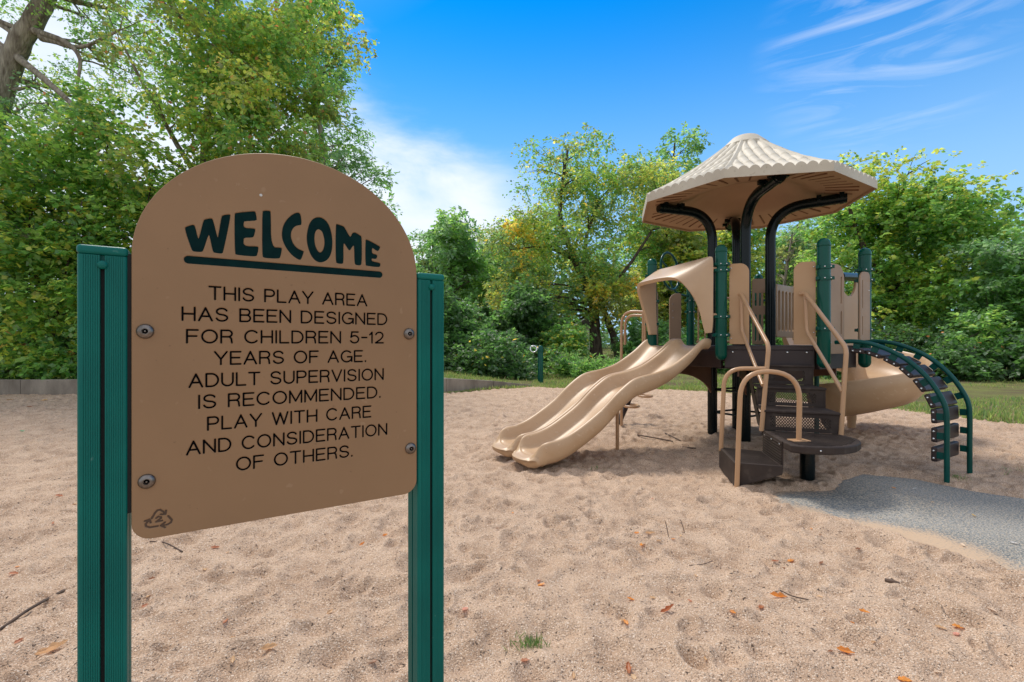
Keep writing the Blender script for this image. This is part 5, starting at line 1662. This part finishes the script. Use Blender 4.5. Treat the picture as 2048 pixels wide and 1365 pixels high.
# domed tamper proof bolts
for (s, z) in ((0.0005, 1.2653), (0.0030, 0.9609), (0.5597, 1.2665), (0.5639, 0.9623)):
    o = MB().lathe(sp3(s, z, 0), [(0.0150, 0), (0.0150, 0.0013), (0.0142, 0.0032), (0.0122, 0.0055), (0.0093, 0.0072), (0.0066, 0.0079), (0.0058, 0.0079), (0.0056, 0.0030), (0.0, 0.0030)], 28, n3).build('panel_bolt', M['steel'], sign, smooth=35)
    MB().lathe(sp3(s, z, 0.0031), [(0.0054, 0), (0.0054, 0.0003), (0.0, 0.0004)], 6, n3).build('bolt_socket', M['textblack'], o)
    MB().lathe(sp3(s, z, 0.0031), [(0.0017, 0), (0.0016, 0.0040), (0.0, 0.0043)], 10, n3).build('bolt_pin', M['steel'], o, smooth=40)
# ribbed square posts with a slot down each face
def sign_post(s0, w, ztop):
    h_ = w / 2; rr = 0.007; slw = 0.0072; sld = 0.008
    side = []
    nr = 21
    def rib_run(a, b):
        out = []
        n = int(abs(b - a) / 0.0033)
        for k in range(n):
            t0 = a + (b - a) * k / n; t1 = a + (b - a) * (k + 1) / n
            out += [(t0 + (t1 - t0) * 0.10, 0.0), (t0 + (t1 - t0) * 0.72, 0.0), (t0 + (t1 - t0) * 0.80, -0.0009), (t0 + (t1 - t0) * 0.98, -0.0009)]
        return out
    one = rib_run(-h_ + rr, -slw / 2) + [(-slw / 2, 0.0), (-slw / 2, -sld), (slw / 2, -sld), (slw / 2, 0.0)] + rib_run(slw / 2, h_ - rr)
    one += [(h_ - rr + rr * math.sin(R(t)), -rr + rr * math.cos(R(t))) for t in (0, 22, 45, 67)]
    ringp = []
    for k in range(4):
        a = R(-90 * k)
        for x, d in one:
            X, Y = x, h_ + d
            ringp.append((X * math.cos(a) - Y * math.sin(a), X * math.sin(a) + Y * math.cos(a)))
    C = SO + SU * (s0 + h_) - SN * h_
    # front face lies on the panel plane, local +Y is the sign normal, reversed order runs clockwise
    pts = [(C.x + SU.x * x + SN.x * y, C.y + SU.y * x + SN.y * y) for x, y in ringp]
    o = MB().prism(pts, -0.2, ztop - 0.011).build('sign_post', M['teal'], sign)
    capr = [(C.x + SU.x * x + SN.x * y, C.y + SU.y * x + SN.y * y) for x, y in [(p[0], p[1]) for p in rrect(-h_ - 0.0012, -h_ - 0.0012, h_ + 0.0012, h_ + 0.0012, 0.008, 5)]]
    MB().prism(capr, ztop - 0.0108, ztop + 0.008).build('post_cap', M['teal'], o, bevel=0.007, seg=4)
    f = C + SN * (h_ - 0.001)
    k = MB().lathe((f.x, f.y, ztop - 0.030), [(0.0085, 0.0), (0.0085, 0.003), (0.0075, 0.0055), (0.0045, 0.0075), (0.0, 0.008)], 16, n3).build('cap_screw', M['teal'], o, smooth=40)
    mb = MB()
    f2 = C + SN * (h_ - sld + 0.0006)
    mb.box((f2.x, f2.y, (ztop - 0.02) / 2), (slw - 0.0006, 0.0008, ztop - 0.03), u3)
    mb.build('slot_strip', M['slot'], o)  # black strip along the slot floor
sign_post(-0.1045, 0.0765, 1.424)
sign_post(0.5845, 0.0785, 1.424)
# black strips filling the gaps between panel and posts
for s in (-0.0255, 0.5830):
    MB().box(sp3(s, 1.16, -0.030), (0.006, 0.05, 0.52), u3).build('black_strip', M['slot'], sign)

# ------------------------------------------------------------------ small things on the sand
def sz(x, y): return float(sand_z(np.array([float(x)]), np.array([float(y)]))[0])
def ground_pt(px, py):
    Y = CAMZ * 967 / (py - 688)
    x = (px - 1024) / 967 * Y
    z = sz(x, Y)
    inpad = float(poly_sd(np.array([x]), np.array([Y]), PAD)[0]) < -0.03
    if inpad: z = max(z, -0.022)
    for _ in range(3):
        Y = (CAMZ - z) * 967 / (py - 688); x = (px - 1024) / 967 * Y
        z = sz(x, Y)
        if inpad: z = max(z, -0.022)
    return x, Y, z
def leaf_thing(px, py, L, col, curl, rot, label, name='fallen_leaf', group=None, wide=0.55, seed=0):
    x, y, z = ground_pt(px, py)
    rng = np.random.default_rng(seed + 1000)
    nu, nv_ = 9, 5
    V, C = [], []
    for i in range(nu):
        t = i / (nu - 1)
        w = wide * L * 0.5 * (math.sin(PI * min(1, t ** 0.85)) ** 0.8 + 0.03) * (1 + 0.25 * math.sin(t * 17 + seed))
        for j in range(nv_):
            s = (j / (nv_ - 1) - 0.5) * 2
            a = curl * s
            yy = w * (math.sin(a) / curl if abs(curl) > 0.01 else s)
            zz = w * (1 - math.cos(a)) / max(abs(curl), 0.01) + 0.25 * L * curl * (t - 0.4) ** 2 + rng.normal(0, L * 0.012)
            V.append(((t - 0.5) * L, yy, zz + 0.004))
    F = [(i * nv_ + j, (i + 1) * nv_ + j, (i + 1) * nv_ + j + 1, i * nv_ + j + 1) for i in range(nu - 1) for j in range(nv_ - 1)]
    me = bpy.data.meshes.new(name)
    me.from_pydata(V, [], F)
    ca = me.color_attributes.new('leaf_tint', 'FLOAT_COLOR', 'POINT')
    for i in range(len(V)):
        q = rng.uniform(0.8, 1.15)
        ca.data[i].color = (col[0] * q, col[1] * q, col[2] * q, 1)
    me.polygons.foreach_set('use_smooth', [True] * len(me.polygons))
    o = link_mesh(name, me, M['deadleaf'])
    o.location = (x, y, z)
    o.rotation_euler = (rng.normal(0, 0.15), rng.normal(0, 0.15), rot)
    tag(o, label, 'leaf', group)
OR = (0.62, 0.25, 0.03); RU = (0.38, 0.14, 0.05); BR = (0.26, 0.12, 0.05); PK = (0.60, 0.28, 0.19); TA = (0.52, 0.34, 0.17); YE = (0.70, 0.42, 0.03)
big = [(1083, 1171, 0.050, OR, 0.5, 0.3, 'bright orange round leaf right of the right sign post'), (1078, 1161, 0.045, RU, 1.0, 1.4, 'rusty leaf touching the bright orange round leaf'),
       (930, 1222, 0.055, PK, 0.6, 1.2, 'pink leaf close to the right sign post'), (1300, 1075, 0.085, TA, 1.8, 0.1, 'long curled tan leaf beside two upright twigs'),
       (1285, 1092, 0.06, OR, 0.8, 0.8, 'orange and white leaf below the long curled tan leaf'), (1335, 1223, 0.10, RU, 2.4, 0.4, 'large rusty leaf curled into a ring, mid foreground'),
       (1252, 1245, 0.04, OR, 0.9, 2.0, 'small orange leaf left below the ring shaped leaf'), (1257, 1340, 0.07, RU, 1.6, 1.4, 'upright curled brown leaf at the bottom centre'),
       (1522, 1217, 0.06, RU, 1.0, 0.9, 'rusty leaf pair left of a thin twig, right foreground'), (1556, 1195, 0.10, OR, 1.7, -0.2, 'long orange curled leaf beside a thin black twig'),
       (1583, 1127, 0.06, OR, 0.9, 0.1, 'orange leaf on open sand below the grey path tip'), (1643, 1128, 0.05, BR, 1.2, 0.6, 'brown curled leaf right of the orange leaf on open sand'),
       (1728, 1233, 0.06, OR, 1.0, -0.1, 'orange leaf on the sand well below the grey path'), (1880, 1257, 0.05, TA, 1.2, -0.6, 'tan curled leaf left of the brightest orange leaf at right'),
       (1917, 1253, 0.065, OR, 0.8, -0.2, 'brightest orange leaf at the lower right'), (1913, 1270, 0.045, PK, 0.5, 0.4, 'pale peach leaf just under the brightest orange leaf at right'),
       (1690, 1305, 0.075, OR, 1.7, -0.5, 'narrow orange and tan leaf at the lower right'), (1810, 1360, 0.06, OR, 0.6, -0.2, 'orange leaf cut by the bottom edge of the picture'),
       (1947, 1032, 0.05, YE, 0.6, 0.1, 'yellow leaf lying on the grey rubber path'), (1830, 978, 0.045, (0.75, 0.72, 0.68), 0.4, 0.0, 'white leaf on the grey path near the arch climber'),
       (2028, 1087, 0.055, (0.75, 0.70, 0.66), 0.4, -0.3, 'white leaf on the grey path at the right edge'), (540, 1298, 0.085, TA, 1.7, 0.05, 'long tan leaf at the bottom between the sign posts'),
       (118, 991, 0.075, RU, 1.2, 0.2, 'brown curled leaf left of the left sign post, mid distance'), (60, 962, 0.085, (0.62, 0.50, 0.36), 0.6, 0.2, 'pale dry leaf left of the sign, beside a small hollow'),
       (105, 1303, 0.13, TA, 1.9, 0.55, 'long curled tan leaf at the lower left, near the post'), (27, 1149, 0.06, RU, 1.0, 0.1, 'reddish leaf at the left edge, mid foreground'),
       (430, 1097, 0.06, RU, 1.3, 0.4, 'rusty curled leaf under the sign panel, left half'), (770, 1072, 0.05, OR, 1.3, 0.9, 'orange leaf on the sand under the sign panel, right half'),
       (150, 1020, 0.05, TA, 0.8, 0.0, 'tan leaf close to the left sign post'), (1050, 1334, 0.045, RU, 0.8, 0.2, 'reddish leaf left below the grass tuft'),
       (85, 888, 0.10, TA, 0.9, 0.2, 'tan leaf far left on the sand, left of the post'), (120, 862, 0.09, (0.66, 0.40, 0.22), 0.9, 0.1, 'peach leaf farther out, left of the left post'),
       (46, 862, 0.10, (0.10, 0.26, 0.12), 0.3, 0.1, 'green leaf lying far left on the sand'), (20, 800, 0.16, TA, 0.9, 0.4, 'dry leaf at the foot of the retaining wall, far left'),
       (88, 801, 0.18, (0.7, 0.48, 0.2), 0.7, 0.3, 'broad yellow tan leaf at the foot of the retaining wall'), (60, 812, 0.15, BR, 1.0, 1.0, 'brown leaf in the litter below the retaining wall')]
for k, (px, py, L, col, cu, ro, lab) in enumerate(big):
    leaf_thing(px, py, L * 0.8, col, cu, ro, lab, seed=k)
rs = random.Random(12)
for k in range(60):
    py = 700 + 665 * rs.random() ** 0.75
    px = rs.uniform(0, 2048)
    if py < 800: py = rs.uniform(800, 1365)
    if 150 < px < 890 and py < 1060: px = rs.uniform(900, 2040)
    if 980 < px < 1740 and py < 990: py = rs.uniform(1010, 1360)
    col = rs.choice([RU, BR, BR, TA, TA, OR, (0.62, 0.48, 0.34)])
    leaf_thing(px, py, rs.uniform(0.02, 0.04), col, rs.uniform(0.5, 1.8), rs.uniform(0, 6), 'tiny scrap of dry leaf or wood chip scattered on the sand', 'leaf_scrap', 'tiny leaf scraps scattered on the sand', seed=200 + k)
# twigs
def twig(pts, r, label, lift=0.006):
    P3 = []
    for px, py, dz in pts:
        x, y, z = ground_pt(px, py)
        P3.append(Vector((x, y, z + lift + dz)))
    o = MB().tube(spline(P3, 4), r, 6).build('twig', M['stick'], None, smooth=60)
    base_at(o, *P3[0])
    tag(o, label, 'twig')
twig([(0, 1262, 0), (60, 1225, 0.01), (128, 1183, 0.0)], 0.0065, 'long grey stick on the sand at the lower left edge')
twig([(1337, 1074, 0), (1334, 1074, 0.05), (1331, 1074, 0.09)], 0.0025, 'left one of two thin twigs standing upright in the sand')
twig([(1369, 1068, 0), (1365, 1068, 0.05), (1361, 1067, 0.085)], 0.0025, 'right one of two thin twigs standing upright in the sand')
twig([(1378, 1133, 0), (1405, 1131, 0), (1425, 1126, 0.006)], 0.0022, 'thin dark twig lying flat in the middle foreground')
twig([(1560, 1188, 0), (1585, 1197, 0.004), (1616, 1202, 0.0)], 0.003, 'black twig lying beside the long orange curled leaf')
twig([(85, 781, 0.03), (120, 786, 0.06), (155, 792, 0.02)], 0.010, 'stick lying against the foot of the retaining wall')
twig([(1275, 872, 0), (1305, 880, 0.02), (1345, 884, 0.0)], 0.009, 'dark stick on the sand right of the slide support leg')
twig([(1330, 870, 0), (1352, 880, 0.01), (1368, 879, 0.0)], 0.007, 'short dark stick nearest the black roof posts')
twig([(1365, 895, 0), (1378, 897, 0.0), (1392, 896, 0.0)], 0.010, 'stubby dark stick in front of the black roof posts')
twig([(300, 1085, 0), (330, 1090, 0.01), (365, 1100, 0.0)], 0.004, 'thin stick under the lower left corner of the sign panel')
twig([(1770, 1163, 0), (1785, 1166, 0.0), (1798, 1166, 0.0)], 0.010, 'dark bark piece half buried in the sand at right')
# grass tufts growing in the sand
def tuft(px, py, n, h_, w_, label, seed):
    rng = np.random.default_rng(seed)
    x, y, z = ground_pt(px, py)
    P_ = np.stack([rng.normal(0, w_, n), rng.normal(0, w_ * 0.6, n), np.full(n, -0.004)], 1)
    P_[:, 2] += np.array([sz(x + a, y + b) - z for a, b in P_[:, :2]])
    D_ = np.stack([rng.normal(0, 0.6, n), rng.normal(0, 0.6, n), np.ones(n)], 1)
    N_ = rng.normal(0, 1, (n, 3))
    col = pick_cols(rng, [(3, (0.045, 0.085, 0.017)), (2, (0.07, 0.10, 0.025)), (1, (0.13, 0.12, 0.055))], n, np.zeros(n, int), 1, 0)
    o = leaf_quads('grass_tuft', P_, D_, N_, h_ * rng.uniform(0.4, 1.2, n), 0.10, col, rng, None, M['grass'], 0.05)
    o.location = (x, y, z)
    tag(o, label, 'grass tuft')
tuft(1062, 1290, 130, 0.055, 0.035, 'small green grass tuft growing in the sand near the bottom centre', 1)
tuft(1915, 960, 70, 0.05, 0.045, 'grass tuft at the foot of the arch climber', 2)
tuft(1195, 938, 14, 0.05, 0.03, 'thin grass sprout in the sand in front of the slide', 3)
tuft(2035, 945, 40, 0.05, 0.10, 'flat grass tuft on the sand at the right edge', 4)
